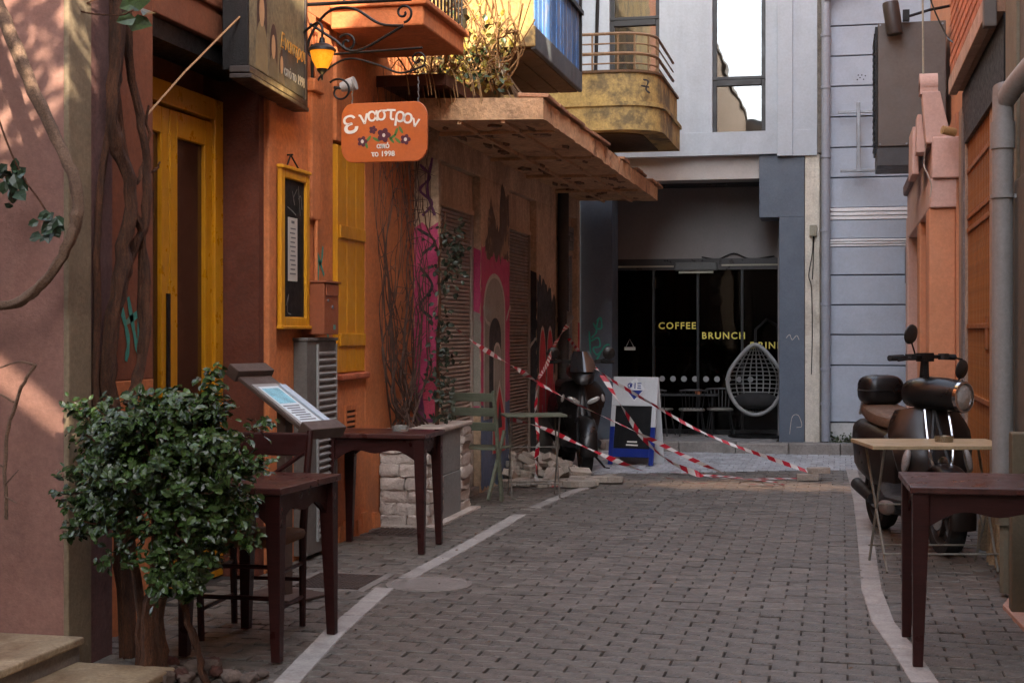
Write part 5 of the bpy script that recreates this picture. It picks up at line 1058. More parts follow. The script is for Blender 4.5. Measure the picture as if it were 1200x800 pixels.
# bare creeper over the orange column
bc = thing('bare_creeper', 'tangle of bare brown creeper stems covering the orange column by the sign', 'creeper', (-3.2, 10.2, .69))
mb = MB(); r10 = random.Random(15)
for i in range(28):
    y0, x0 = r10.uniform(10.1, 10.7), r10.uniform(-3.22, -3.05); pts = [(x0, y0, .69)]
    z = .69; yy, xx = r10.uniform(9.85, 10.75), r10.uniform(-3.225, -3.12)
    while z < 3.0: z += r10.uniform(.16, .4); yy = min(10.82, max(9.8, yy+r10.uniform(-.22, .22))); xx = min(-3.1, max(-3.235, xx+r10.uniform(-.03, .03))); pts.append((xx, yy, z))
    mb.tube(spline(pts, 4), [max(.003, .009-.0003*q)*r10.uniform(.6, 1.1) for q in range(4*(len(pts)-1)+1)], 5)
for i in range(160):
    y, z, x = r10.uniform(9.8, 10.8), r10.uniform(.8, 2.9), r10.uniform(-3.2, -3.1); a = Vector((x, y, z)); b = a+Vector((r10.uniform(-.02, .1), r10.uniform(-.14, .14), r10.uniform(-.08, .12))); mb.tube([a, b], [.004, .0015], 4, cap=False)
mb.build('stem_tangle', M('creeper_bark', '#4a352b', .95, .35, 12, .6, 60), bc, world=True, fix=False, kind='stuff')
# leafy climber beside it
lc = thing('leafy_climber', 'thin dark green climber with sparse leaves before the magenta graffiti wall', 'climber', (-2.98, 10.7, .69))
mb = MB(); limb(mb, [(-2.98, 10.6, .69), (-2.99, 10.65, 1.1), (-2.96, 10.6, 1.6), (-2.98, 10.66, 2.0), (-2.94, 10.7, 2.3)], .014, .008, 7, seed=8); limb(mb, [(-2.97, 10.6, 1.7), (-2.92, 10.72, 1.9), (-2.87, 10.85, 2.05), (-2.84, 10.9, 2.15)], .009, .005, 6, seed=9); limb(mb, [(-2.98, 10.65, 2.0), (-3.04, 10.5, 2.2), (-3.06, 10.45, 2.4)], .008, .004, 6, seed=10)
for i in range(40): z = r10.uniform(.8, 2.3); a = Vector((-2.97, 10.63, z)); mb.tube([a, a+Vector((r10.uniform(-.08, .1), r10.uniform(-.12, .12), r10.uniform(-.03, .1)))], [.004, .002], 4)
mb.build('stem', BARK, lc, world=True, smooth=True, ang=80)
r = np.random.default_rng(21); n = 420; zc = np.concatenate([r.uniform(.72, 1.5, n//2), r.uniform(1.5, 2.2, n-n//2)]); P = np.stack([-2.96+r.normal(0, .05, n), 10.62+r.normal(0, .08, n), zc], 1)
P[-130:] = np.array([-2.89, 10.78, 2.0])+r.normal(0, 1, (130, 3))*[.045, .07, .12]
mb = MB(); leaves(mb, P, r.normal(0, .6, (n, 3))+[.3, -.7, .4], .045, asp=.6, seed=22); mb.build('foliage', M('climber_leaf', (.018, .028, .014), .5, .4, 8, .1, island=.4), lc, world=True, fix=False)
# autumn vine on the balcony corner
av = thing('autumn_vine', 'sunlit tangle of pale vine stems and yellow leaves at the balcony corner', 'vine', (-2.75, 10.5, 3.24))
mb = MB()
for i in range(60):
    p = Vector((r10.uniform(-3.1, -2.45), r10.uniform(10.1, 11.0), r10.uniform(3.24, 3.4))); pts = [p]
    for k in range(4): pts.append(pts[-1]+Vector((r10.uniform(-.12, .14), r10.uniform(-.16, .16), r10.uniform(-.02, .28))))
    mb.tube(spline(pts, 3), r10.uniform(.003, .008), 5, cap=False)
for i in range(16):
    p = Vector((r10.uniform(-3.15, -2.7), r10.uniform(9.9, 10.6), 3.26)); pts = [p, p+Vector((.1, -.1, .06)), p+Vector((.18, -.2, -.06)), p+Vector((.22, -.25, -.22))]; mb.tube(spline(pts, 3), .004, 5, cap=False)
mb.build('stem_tangle', M('straw_stem', '#7d5e38', .85, .3, 10, .4, 60), av, world=True, fix=False, kind='stuff')
r = np.random.default_rng(31); n = 420; P = np.stack([r.uniform(-3.0, -2.45, n), r.uniform(10.1, 11.0, n), 3.25+np.abs(r.normal(0, .25, n))], 1); mb = MB(); leaves(mb, P[:280], r.normal(0, .7, (280, 3))+[.2, -.5, .5], .05, asp=.7, seed=32); mb.build('yellow_foliage', LEAFY, av, world=True, fix=False)
mb = MB(); leaves(mb, P[280:], r.normal(0, .7, (140, 3))+[.2, -.5, .5], .055, asp=.7, seed=33); mb.build('green_foliage', LEAFM, av, world=True, fix=False)
mb = MB(); r11 = random.Random(2)
for i in range(14): a = Vector((-2.62+r11.uniform(-.03, .03), 11.1+r11.uniform(-.05, .05), 4.2)); mb.tube(spline([a, a+Vector((0, 0, -.5)), a+Vector((.02, .05, -.75)), a+Vector((.08+r11.uniform(0, .12), .3+r11.uniform(0, .4), -1.0)), a+Vector((.14+r11.uniform(0, .2), .8+r11.uniform(0, .4), -1.07))], 4), .006, 5)
tag(mb.build('cable_bundle', M('pale_cable', '#a8a49c', .6, .1)), 'bundle of pale grey cables dropping onto the concrete canopy', 'cables')
# tree added over the passage, beyond the frame, so its crown dapples the pink wall
tr = thing('dapple_tree', 'unseen tree added over the passage to dapple the pink wall', 'tree', (-2.45, 1.6, 0))
mb = MB(); limb(mb, [(-2.45, 1.6, 0), (-2.4, 1.7, 1.6), (-2.4, 1.8, 3.2), (-2.1, 2.0, 4.4), (-1.6, 2.2, 5.0)], .09, .03, 9, seed=2); limb(mb, [(-2.1, 2.0, 4.4), (-1.8, 2.5, 5.0), (-1.3, 2.7, 5.2)], .04, .015, 7, seed=3); mb.build('trunk', BARK, tr, world=True, smooth=True)
r = np.random.default_rng(41); n = 900; P = np.array([-1.3, 2.4, 4.98])+r.normal(0, 1, (n, 3))*[.42, .4, .2]; mb = MB(); leaves(mb, P, r.normal(0, 1, (n, 3))+[0, 0, 1], .08, asp=.75, seed=42); mb.build('crown', LEAFM, tr, world=True, fix=False)
# ---------------------------------------------------------------- scooters
SBK = M('scooter_black', (.008, .007, .007), .34, .15, 3, .03, 40, coat=.15, spec=.3); SPL = M('scooter_plastic', (.016, .016, .017), .55, .2, 8, .15, 120)
RUB = M('tyre_rubber', (.014, .014, .014), .8, .2, 12, .3, 90); CHR = M('chrome', (.55, .55, .56), .12, .1, 8, 0, metal=1); ALU = M('rim_alloy', (.16, .15, .145), .35, .2, 8, .05, metal=.8)
TAN = M('tan_seat', (.12, .068, .04), .6, .2, 8, .3, 120); LENS = M('lamp_lens', (.4, .4, .38), .1, .2, 30, .3, 40, spec=.7, metal=.35); MIRR = M('mirror_back', (.02, .018, .017), .35)
ORL = M('indicator_lens', (.3, .27, .25), .15, .3, 20, .1, spec=.7); BRNZ = M('bronze_black', (.016, .01, .008), .36, .2, 3, .03, 40, coat=.12, spec=.35)
def wheel(t, x, R_=.25, w=.055):
    mb = MB(); prof = [(R_-.07, -w*.8), (R_-.05, -w), (R_-.015, -w*.9), (R_, -w*.35), (R_, w*.35), (R_-.015, w*.9), (R_-.05, w), (R_-.07, w*.8)]
    mb.lathe(prof, 32, (x, 0, R_), TO_Y, closed=True); tw = mb.build('wheel', RUB, t, smooth=True, ang=50)
    mb = MB(); mb.lathe([(R_-.075, -w*.75), (R_-.06, -w*.8), (R_-.06, w*.8), (R_-.075, w*.75), (R_-.085, 0)], 32, (x, 0, R_), TO_Y, closed=True); mb.lathe([(0, -w), (.04, -w), (.045, -w*.6), (.045, w*.6), (.04, w), (0, w)], 16, (x, 0, R_), TO_Y)
    for i in range(5):
        a = i*2*math.pi/5; m3 = YROT(a); vs = []
        mb.box(x-.018, x+.018, -.016, .016, R_+.03, R_+R_-.07, rot=m3, piv=(x, 0, R_))
    sub(mb.build('rim', ALU, t, smooth=True), tw)
    mb = MB(); mb.lathe([(.05, -w-.006), (.1, -w-.006), (.1, -w-.002), (.05, -w-.002)], 24, (x, 0, R_), TO_Y, closed=True); sub(mb.build('brake_disc', CHR, t), tw)
def ring(x, zc, hw, hh, e=.6, n=18): # cross section in the y-z plane
    P = lambda q: math.copysign(abs(q)**e, q)
    return [(x, hw*P(math.cos(2*math.pi*j/n)), zc+hh*P(math.sin(2*math.pi*j/n))) for j in range(n)]
def shield(t, mat, angular=False):
    n, m = 12, 10; F = []; B = []
    for i in range(m+1):
        s = i/m; z = .3+.62*s; hw = .17+.1*math.sin(math.pi*min(1, s*1.15)*.62) if not angular else .13+.16*s*(1 if s < .75 else (1-(s-.75)*1.6))
        if s > .85: hw *= 1-(s-.85)*1.6
        xc = .60-.17*s+.03*math.sin(math.pi*s)
        fr_ = []; bk = []
        for j in range(n+1):
            u_ = -1+2*j/n; x = xc-.13*abs(u_)**(2.2 if not angular else 1.3); fr_.append((x, hw*u_, z-.03*u_*u_*(1 if s > .5 else -1))); bk.append((x-.03, hw*u_*.985, z-.03*u_*u_*(1 if s > .5 else -1)))
        F.append(fr_+bk[::-1])
    mb = MB(); mb.loft(F); return mb.build('leg_shield', mat, t, smooth=True, ang=50)
def scooter(name, label, loc, rz, steer, vespa=True):
    t = thing(name, label, 'scooter', loc, rz)
    wheel(t, .66, .26); wheel(t, -.62, .25, .06)
    body = BRNZ if vespa else SBK
    sh = shield(t, body, not vespa)
    if vespa:
        for s in (-1, 1):
            mb = MB(); mb.tube(spline([(.485, s*.075, .9), (.545, s*.08, .75), (.585, s*.07, .6), (.605, s*.03, .5)], 4), .011, 8); sub(mb.build('chrome_strip', CHR, t, smooth=True), sh)
        mb = MB(); mb.lathe([(0, 0), (.03, 0), (.034, .008), (.024, .012), (0, .012)], 16, (.6, 0, .58), TO_X); sub(mb.build('badge', CHR, t, smooth=True), sh)
    for s in (-1, 1):
        mb = MB(); mb.sup((.5, s*.2, .58 if vespa else .74), (.03, .026, .08) if vespa else (.02, .018, .04), .9, 14, 10, mat=XROT(s*R(12))); sub(mb.build('indicator', ORL, t, smooth=True), sh)
    # fork, fender
    mb = MB(); mb.tube([(.66, .07, .25), (.56, .06, .55), (.44, 0, .9)], .018, 8); mb.tube([(.66, -.07, .25), (.56, -.06, .55), (.44, 0, .9)], .018, 8); mb.build('fork', SPL, t, smooth=True)
    secs = []
    for i in range(13):
        a = R(-10+i*13); R2 = .29; cx, cz = .66+R2*math.cos(a), .25+R2*math.sin(a); o_ = []
        for j in range(9):
            b = math.pi*j/8; rr = R2+.035*math.sin(b); o_.append((.66+rr*math.cos(a), .085*math.cos(b), .25+rr*math.sin(a)))
        for j in range(8, -1, -1):
            b = math.pi*j/8; rr = R2-.012+.035*math.sin(b); o_.append((.66+rr*math.cos(a), .078*math.cos(b), .25+rr*math.sin(a)))
        secs.append(o_)
    mb = MB(); mb.loft(secs); mb.build('front_fender', body, t, smooth=True, ang=60)
    # floor and belly
    mb = MB(); mb.loft([ring(.5, .33, .12, .04), ring(.42, .29, .2, .045), ring(.1, .28, .22, .05), ring(-.1, .32, .2, .08), ring(-.2, .36, .16, .1)]); mb.build('floorboard', SPL, t, smooth=True)
    for s in (-1, 1): mb = MB(); mb.sup((.22, s*.235, .25), (.09, .04, .045), .6, 14, 8); mb.build('footpeg', M('footpeg_grey', '#6d6058', .6, .2), t, smooth=True)
    mb = MB(); mb.sup((-.25, 0, .27), (.3, .13, .12), .6, 18, 10); mb.build('engine', SPL, t, smooth=True)
    # tail
    mb = MB(); mb.loft([ring(-.04, .46, .1, .2), ring(-.1, .52, .18, .22), ring(-.3, .55, .235, .22), ring(-.55, .58, .23, .2), ring(-.78, .64, .17, .14), ring(-.95, .7, .08, .06)]); mb.build('rear_body', body, t, smooth=True)
    mb = MB(); mb.loft([ring(.0, .76, .08, .03), ring(-.06, .78, .13, .055), ring(-.25, .79, .16, .06), ring(-.45, .81, .165, .065), ring(-.7, .84, .13, .055), ring(-.8, .84, .08, .03)]); mb.build('seat', TAN if vespa else SPL, t, smooth=True)
    mb = MB(); mb.sup((-.98, 0, .62), (.03, .08, .04), .7, 14, 8); mb.build('tail_lamp', M('tail_red', (.3, .01, .01), .2), t, smooth=True)
    mb = MB(); mb.tube([(-.2, -.13, .2), (-.45, -.1, .22), (-.6, -.1, .26)], .022, 10); mb.tube([(-.45, -.12, .23), (-.8, -.13, .3)], [.04, .045], 14); mb.build('exhaust', SPL, t, smooth=True)
    mb = MB(); mb.tube([(-.05, .1, .24), (.03, .3, .0)], .011, 6); mb.tube([(.03, .3, .006), (.09, .33, .006)], .009, 6); mb.build('side_stand', BLK, t, smooth=True)
    if vespa:
        mb = MB(); mb.sup((-.66, 0, .98), (.15, .15, .11), .6, 24, 14); mb.sup((-.66, 0, .98), (.156, .156, .01), .6, 24, 8); tb = mb.build('top_box', SBK, t, smooth=True)
        mb = MB(); mb.tube([(-.55, .1, .86), (-.75, .1, .9), (-.95, .06, .8)], .012, 8); mb.tube([(-.55, -.1, .86), (-.75, -.1, .9), (-.95, -.06, .8)], .012, 8); mb.build('rack', CHR, t, smooth=True)
    # everything that turns with the bars
    hx, hz = .38, .98; RS = ZROT(steer)
    def turn(mb):
        mb.v = [tuple(RS @ (Vector(v)-Vector((hx, 0, 0)))+Vector((hx, 0, 0))) for v in mb.v]; return mb
    mb = MB()
    if vespa:
        mb.loft([[(hx+x, p[1], p[2]) for p in ring(0, z, w_, h_, .85)] for x, z, w_, h_ in ((-.17, 1.0, .06, .05), (-.13, 1.0, .13, .09), (-.02, 1.005, .165, .105), (.1, 1.0, .14, .105), (.2, .99, .105, .1), (.235, .985, .098, .095))])
    else:
        mb.loft([[(hx+x, p[1], p[2]) for p in ring(0, z, w_, h_, .8)] for x, z, w_, h_ in ((-.15, 1.0, .06, .05), (-.08, 1.0, .14, .08), (.08, 1.0, .13, .09), (.2, .93, .1, .06), (.25, .9, .05, .03))])
    nc = turn(mb).build('headset', SBK, t, smooth=True, ang=50)
    if vespa:
        mb = MB(); mb.lathe([(.086, 0), (.1, .004), (.1, .03), (.088, .036), (.082, .02)], 28, (hx+.228, 0, .985), TO_X, closed=True); sub(turn(mb).build('headlight_rim', CHR, t, smooth=True), nc)
        mb = MB(); mb.lathe([(.085, .012), (.07, .034), (.04, .046), (0, .05)], 28, (hx+.228, 0, .985), TO_X); sub(turn(mb).build('headlight', LENS, t, smooth=True), nc)
    else:
        for s in (-1, 1): mb = MB(); mb.sup((.54, s*.1, .72), (.022, .07, .026), .8, 14, 8, mat=XROT(s*R(25))); mb.build('headlight', LENS, t, smooth=True)
        mb = MB(); n = 8; secs = []
        for i in range(7):
            s = i/6; secs.append([(hx+.22-.16*s-.05*abs(u_)**2, u_*(.13-.05*s*s), 1.0+.2*s) for u_ in [-1+2*j/n for j in range(n+1)]]+[(hx+.214-.16*s-.05*abs(u_)**2, u_*(.13-.05*s*s), 1.0+.2*s) for u_ in [1-2*j/n for j in range(n+1)]])
        mb.loft(secs); sub(turn(mb).build('windscreen', M('smoked_screen', (.02, .02, .022), .1, .1, 3, 0, coat=.5), t, smooth=True), nc)
    hb = 1.235 if vespa else 1.1
    mb = MB(); mb.tube([(hx-.06, -.33, hb-.005), (hx-.04, -.12, hb), (hx-.04, .12, hb), (hx-.06, .33, hb-.005)], .013, 8); mb.tube([(hx-.05, 0, 1.05), (hx-.045, 0, hb)], [.035, .025], 10); mb.box(hx-.075, hx-.01, -.05, .05, hb-.03, hb+.025); br_ = turn(mb).build('handlebar', BLK, t, smooth=True)
    for s in (-1, 1):
        mb = MB(); mb.tube([(hx-.055, s*.21, hb-.002), (hx-.062, s*.335, hb-.006)], .02, 10); mb.box(hx-.05, hx+.0, s*.17-.025, s*.17+.025, hb-.02, hb+.02); sub(turn(mb).build('grip', RUB, t, smooth=True), br_)
        mb = MB(); mb.tube([(hx-.02, s*.19, hb), (hx+.02, s*.24, hb-.01), (hx+.0, s*.33, hb-.02)], .007, 6); sub(turn(mb).build('brake_lever', BLK, t), br_)
        my, mz = (s*.2, 1.36) if vespa else (s*.28, 1.16)
        if vespa and s > 0: my, mz = .33, 1.13
        b0 = (hx-.03, s*.1, hb-.02) if not (vespa and s > 0) else (hx+.08, .12, 1.03)
        mb = MB(); mb.tube([b0, (hx+.0, my, mz-.02)], .006, 6); sub(turn(mb).build('mirror_stalk', BLK, t), br_)
        mb = MB(); mb.lathe([(0, -.022), (.04, -.018), (.062, -.004), (.064, .004), (.058, .006), (0, .006)], 22, (hx, my, mz+.02), YROT(R(-80))); mr = sub(turn(mb).build('mirror', MIRR, t, smooth=True), br_)
    return t
scooter('scooter', 'black scooter with round headlight and tan seat parked by the peach house', (.46, 10.06, .0), R(-74), R(34))
scooter('scooter', 'black scooter with swept fairing and smoked windscreen parked behind the barrier tape', (-2.64, 14.62, 0), R(-72), R(0), False)

# ---------------------------------------------------------------- road works: loose pavers, rod and barrier tape
LP = M('loose_paver', (.36, .31, .26), .85, .25, 8, .5, 60, rnd=.25, dirt=.5, dcol=(.33, .25, .18), ds=5)
mb = MB(); mb.box(-.1, .1, -.05, .05, 0, .06); mb.rough(.003, 2); b0 = mb.build('loose_paver', LP, bevel=.006, seg=1)
rb = random.Random(44); spots = []
for i in range(84):
    if i < 34: x, y, z = rb.uniform(-2.98, -2.2), rb.uniform(12.75, 13.4), 0
    elif i < 62: x, y, z = rb.gauss(-2.7, .18), rb.gauss(13.1, .15), .062
    else: x, y, z = rb.gauss(-2.74, .13), rb.gauss(13.15, .1), .125+.06*(i > 75)
    spots.append((max(-2.93, x), y, z))
for k, (x, y, z) in enumerate(spots):
    o = b0 if k == 0 else b0.copy()
    if k: COL.objects.link(o)
    o.location = (x, y, z+.004); t_ = .5 if z else .06; o.rotation_euler = (rb.uniform(-t_, t_), rb.uniform(-t_, t_), rb.uniform(0, 3.14))
    tag(o, 'loose grey-brown paver in the pile beside the graffiti wall', 'paver', 'loose pavers piled by the graffiti wall')
for i, (x, y, a) in enumerate(((-2.2, 13.2, .2), (-2.05, 13.24, .1), (-2.12, 13.35, 1.2), (-2.38, 13.0, .4))):
    o = b0.copy(); COL.objects.link(o); o.location = (x, y, .004); o.rotation_euler = (0, 0, a); tag(o, 'stray paver lying apart from the pile near the black windscreen scooter', 'paver', 'stray pavers by the pile')
for i, (x, y, z, a) in enumerate(((-.3, 13.85, .004, .1), (-.2, 13.9, .064, .5))):
    o = b0.copy(); COL.objects.link(o); o.location = (x, y, z); o.rotation_euler = (0, 0, a); tag(o, ('paver lying on the sand with barrier tape under it', 'paver stacked on another holding down the tape end')[i], 'paver')
TR = M('tape_red', '#b0122a', .4, .1, 5, .05); TW = M('tape_white', '#d0cdca', .4, .06, 5, .05)
def tape(name, label, pts, wd=.046, stripe=.075, seed=0, twist=1.5, k=14):
    P = spline(pts, k); L = [0]; r = random.Random(seed)
    for a, b in zip(P, P[1:]): L.append(L[-1]+(b-a).length)
    n = max(8, int(L[-1]/(stripe/2))); Q = []
    for i in range(n+1):
        s = L[-1]*i/n; j = max(q for q in range(len(L)) if L[q] <= s+1e-9); j = min(j, len(P)-2); t = (s-L[j])/max(1e-9, L[j+1]-L[j]); Q.append(P[j].lerp(P[j+1], t))
    mb = MB(); ph = r.uniform(0, 6); vs = []
    for i, p in enumerate(Q):
        d = (Q[min(i+1, n)]-Q[max(i-1, 0)]).normalized(); a = d.cross(Vector((0, 0, 1))); a = a.normalized() if a.length > .05 else Vector((1, 0, 0)); b = a.cross(d)
        th = ph+twist*math.sin(i*stripe*.5*1.3+ph)+.8*math.sin(i*.21+ph); w_ = (a*math.cos(th)+b*math.sin(th))*wd/2*(.55+.45*abs(math.sin(i*.17+ph)))
        if p.z < .06: w_.z *= .15
        sl = d*.018; vs += [p+w_+sl, p-w_-sl]
    for i in range(n): mb.add([], []); mb.f.append((2*i, 2*i+1, 2*i+3, 2*i+2)); mb.m.append((i//2) % 2)
    mb.v = [tuple(v) for v in vs]; return tag(mb.build(name, [TR, TW], smooth=False, fix=False), label, 'tape', 'strands of barrier tape')
PT = (-2.66, 12.78)
mb = MB(); mb.tube([(PT[0], PT[1], 0), (PT[0], PT[1], .98)], .008, 8); tag(mb.build('steel_rod', M('rebar', (.12, .06, .04), .7, .3, 20)), 'thin rusty steel rod standing beside the loose pavers and wound with tape', 'rod')
tape('barrier_tape', 'red and white tape running from the leafy climber past the steel rod', [(-2.98, 10.95, 1.46), (-2.88, 11.5, 1.28), (-2.76, 12.2, 1.1), (-2.66, 12.78, .94)], seed=1)
tape('barrier_tape', 'red and white tape running from the steel rod head down to the sand', [(-2.66, 12.77, .94), (-2.3, 13.0, .72), (-1.85, 13.3, .48), (-1.45, 13.5, .26), (-1.0, 13.6, .06), (-.7, 13.7, .02)], seed=2)
tape('barrier_tape', 'red and white tape wound down the steel rod to the ground', [(-2.655, 12.76, .95), (-2.67, 12.755, .7), (-2.65, 12.755, .45), (-2.665, 12.755, .2), (-2.64, 12.74, .02), (-2.5, 12.72, .015), (-2.42, 12.7, .015)], wd=.05, seed=3, twist=.6)
tape('barrier_tape', 'red and white tape rising from the steel rod to the dark rainwater pipe', [(-2.66, 12.79, .96), (-2.75, 13.7, 1.1), (-2.85, 14.6, 1.28), (-2.91, 15.66, 1.48)], seed=4)
tape('barrier_tape', 'red and white tape from the dark rainwater pipe down over the scooter to the pavers', [(-2.9, 15.62, 1.32), (-2.6, 14.9, 1.12), (-2.25, 13.95, .98), (-1.8, 13.9, .72), (-1.2, 13.9, .4), (-.28, 13.88, .08)], seed=5, wd=.042)
tape('barrier_tape', 'red and white tape dropping steeply from the scooter to the middle of the sand', [(-2.25, 13.93, .97), (-2.05, 13.8, .68), (-1.8, 13.7, .36), (-1.5, 13.65, .14), (-1.1, 13.68, .03), (-.3, 13.85, .025)], seed=6, wd=.055)
tape('barrier_tape', 'low red and white tape from the wire table past the paver pile to the sand', [(-2.72, 11.95, .66), (-2.5, 12.3, .56), (-2.15, 12.75, .34), (-1.75, 13.05, .14), (-1.3, 13.2, .03), (-.75, 13.3, .015), (-.55, 13.3, .012)], seed=7)
tape('barrier_tape', 'loose red and white tape lying flat across the sand', [(-1.75, 14.3, .02), (-1.2, 14.0, .02), (-.9, 13.75, .02), (-.6, 13.55, .015), (-.5, 13.35, .012)], seed=8, wd=.05)
mb = MB(); mb.add([(-2.915, 15.6, 1.62), (-2.915, 15.58, 1.42), (-2.82, 15.5, 1.55), (-2.86, 15.53, 1.6)], [(0, 1, 2, 3)]); mb.add([(-2.917, 15.602, 1.62), (-2.917, 15.582, 1.42), (-2.822, 15.502, 1.55), (-2.862, 15.532, 1.6)], [(3, 2, 1, 0)]); tag(mb.build('paper_notice', M('paper_white', '#bcbab5', .7)), 'torn white paper notice flapping from the dark rainwater pipe', 'notice')
# ---------------------------------------------------------------- A-frame board
af = thing('pavement_sign', 'white and blue folding pavement board with black chalk panel and diamond emblem', 'sign', (-2.1, 15.22, .004), R(-12))
WB = M('board_white', '#c4c6c8', .45, .05, 4, .05, 40, dirt=.2, dcol=(.3, .3, .3)); BB = M('board_blue', '#132a7a', .4, .1, 4, .05)
lean = XROT(R(-11)); H = .93
def lp(mb, *a, mi=0): mb.box(*a, mi=mi, rot=lean, piv=(0, -.18, 0)); return mb
mb = MB(); lp(mb, -.25, .25, -.2, -.175, .62, H); lp(mb, -.25, -.2, -.2, -.175, .4, .62); lp(mb, .2, .25, -.2, -.175, .4, .62); mb.build('front_frame', WB, af, bevel=.004)
mb = MB(); lp(mb, -.25, -.2, -.2, -.175, 0, .4); lp(mb, .2, .25, -.2, -.175, 0, .4); lp(mb, -.2, .2, -.2, -.175, .08, .17); mb.build('blue_frame', BB, af, bevel=.004)
mb = MB(); lp(mb, -.2, .2, -.194, -.182, .17, .76); mb.build('chalk_panel', CH, af)
mb = MB(); mb.box(-.25, .25, .16, .18, .0, H, rot=XROT(R(11)), piv=(0, .18, 0)); mb.build('rear_leaf', WB, af, bevel=.004)
def onf(x, z, d=.003): return Matrix.Translation((0, -.18, 0)) @ lean.to_4x4() @ Matrix.Translation((x, -.02-d, z)) @ Matrix.Rotation(R(90), 4, 'X')
dm = MB(); m4 = onf(0, .8)
dm.add([m4 @ Vector(p) for p in ((0, -.13, 0), (.115, -.0, 0), (.0, .12, 0), (-.115, -.0, 0))], [(0, 1, 2, 3)]); d_ = dm.build('emblem', M('emblem_white', '#d2d4d6', .5), af, fix=False)
m4 = onf(0, .8, .0036); mb = MB(); mb.add([m4 @ Vector(p) for p in ((0, -.115, 0), (.09, -.014, 0), (-.09, -.014, 0))], [(0, 1, 2)]); sub(mb.build('emblem_base', BB, af, fix=False), d_)
for c_, x_ in zip('ΦΙΞ', (-.052, 0, .048)): mb = MB(); text_on(mb, c_, .078, onf(x_, .805, .005), .001, bold=.002); sub(mb.build('letter', BB, af, fix=False), d_)
mb = MB()
for i, (a, b) in enumerate(((-.05, .06), (-.06, .07))): lp(mb, a, b, -.198, -.1965, .235-i*.035, .25-i*.035)
mb.build('small_print', WHT, af)
# ---------------------------------------------------------------- in front of the cafe
eg = thing('egg_chair', 'grey woven egg chair with dark cushion hanging before the cafe glass', 'chair', (-1.0, 17.75, .12))
WOV = M('grey_wicker', '#8a8a88', .5, .12, 12, .3, 120); cx, cy, cz = 0, 0, .64
def egg(a): # outline, pointed top
    x = .325*math.sin(a)*(1-.12*math.cos(a)); z = .64-.36*math.cos(a); z += .12*max(0, -math.cos(a))**5; x *= 1-.25*max(0, -math.cos(a))**3; return x, z
mb = MB(); pts = [(egg(2*math.pi*i/48)[0], -.12, egg(2*math.pi*i/48)[1]) for i in range(48)]; mb.tube(pts, .024, 8, closed=True); mb.build('rim', WOV, eg, smooth=True)
mb = MB()
for u_ in (-.75, -.5, -.25, 0, .25, .5, .75):
    P = []
    for i in range(15):
        a = math.pi*i/14; x, z = egg(math.pi-a); P.append((u_*abs(x), -.12+.34*math.sin(a)*(1-.5*u_*u_), z))
    mb.tube(P, .008, 6)
for i in range(3, 20):
    a = math.pi*i/22; x, z = egg(math.pi-a); P = []
    for j in range(13): u_ = -1+2*j/12; P.append((u_*abs(x), -.12+.34*math.sin(a)*(1-.5*u_*u_)*(1-u_**6), z))
    mb.tube(P, .006, 5)
mb.build('woven_shell', WOV, eg, smooth=True)
mb = MB(); mb.sup((0, .0, .44), (.25, .18, .1), .7, 20, 10); mb.build('cushion', M('black_cushion', (.015, .014, .014), .9), eg, smooth=True)
mb = MB(); mb.tube([(.0, -.1, 1.12), (.0, -.02, 1.3), (.12, .15, 1.42), (.24, .25, 1.35), (.28, .27, 1.1), (.28, .27, .02)], .018, 8); mb.lathe([(0, 0), (.34, 0), (.34, .015), (.3, .022), (0, .022)], 28, (0, .08, 0)); mb.build('stand', BLK, eg, smooth=True)
CHB = M('black_chair', (.02, .02, .021), .45, .2, 6)
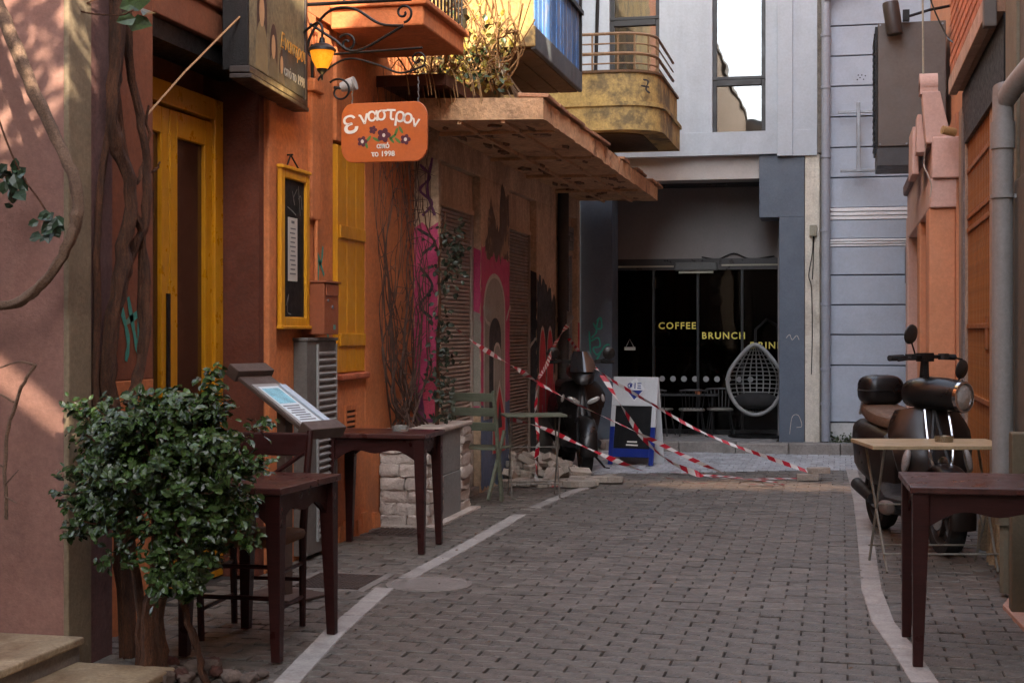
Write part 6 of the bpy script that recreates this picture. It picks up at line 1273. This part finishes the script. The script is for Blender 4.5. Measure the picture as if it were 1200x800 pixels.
def cafe_chair(loc, rz, label):
    t = thing('spindle_chair', label, 'chair', loc, rz)
    mb = MB(); mb.sup((0, 0, .32), (.16, .16, .018), .5, 20, 8); mb.build('seat', M('cafe_seat', (.16, .15, .13), .6), t, smooth=True)
    for sx in (-1, 1):
        for sy in (-1, 1): mb = MB(); mb.tube([(sx*.11, sy*.11, .31), (sx*.16, sy*.16, 0)], .009, 6); mb.build('leg', CHB, t)
    for i in range(7): x = -.13+i*.0433; mb = MB(); mb.tube([(x*.9, .14, .33), (x*1.1, .2, .56)], .005, 5); mb.build('spindle', CHB, t)
    mb = MB(); mb.tube([(-.16, .18, .555), (-.08, .205, .565), (0, .21, .565), (.08, .205, .565), (.16, .18, .555)], .012, 8); mb.build('back_rail', CHB, t, smooth=True); return t
cafe_chair((-2.18, 17.82, .12), R(168), 'black spindle-back chair standing before the cafe word COFFEE'); cafe_chair((-1.78, 17.85, .12), R(190), 'black spindle-back chair standing between the cafe words COFFEE and BRUNCH'); cafe_chair((-1.45, 18.02, .12), R(10), 'black spindle-back chair standing beside the egg chair')
ct = thing('cafe_table', 'low black cafe table with terracotta pot between the spindle chairs', 'table', (-1.9, 18.05, .12))
mb = MB(); mb.box(-.42, .42, -.15, .15, .48, .5); mb.build('table_top', CHB, ct, bevel=.004)
for x in (-.36, .36):
    for y in (-.12, .12): mb = MB(); mb.tube([(x, y, 0), (x, y, .48)], .012, 6); mb.build('leg', CHB, ct)
mb = MB(); mb.lathe([(0, 0), (.035, 0), (.05, .06), (.044, .06), (.034, .01), (0, .01)], 16); o = mb.build('flower_pot', M('terracotta', (.35, .13, .06), .8), smooth=True); o.location = (-1.72, 18.05, .62); tag(o, 'small terracotta pot on the low cafe table', 'pot')
# small dry litter in the paving joints
mb = MB(); r = np.random.default_rng(77); n = 170; P = np.stack([r.uniform(-3.0, .85, n), r.uniform(5.6, 15, n), np.full(n, .008)], 1); leaves(mb, P, r.normal(0, .25, (n, 3))+[0, 0, 1], .022, asp=.5, seed=78)
tag(mb.build('dry_litter', M('dry_leaf', (.12, .07, .035), .8, .5, 9, .1, island=.6), fix=False), 'scattered dry leaf scraps on the paving', 'litter', kind='stuff')
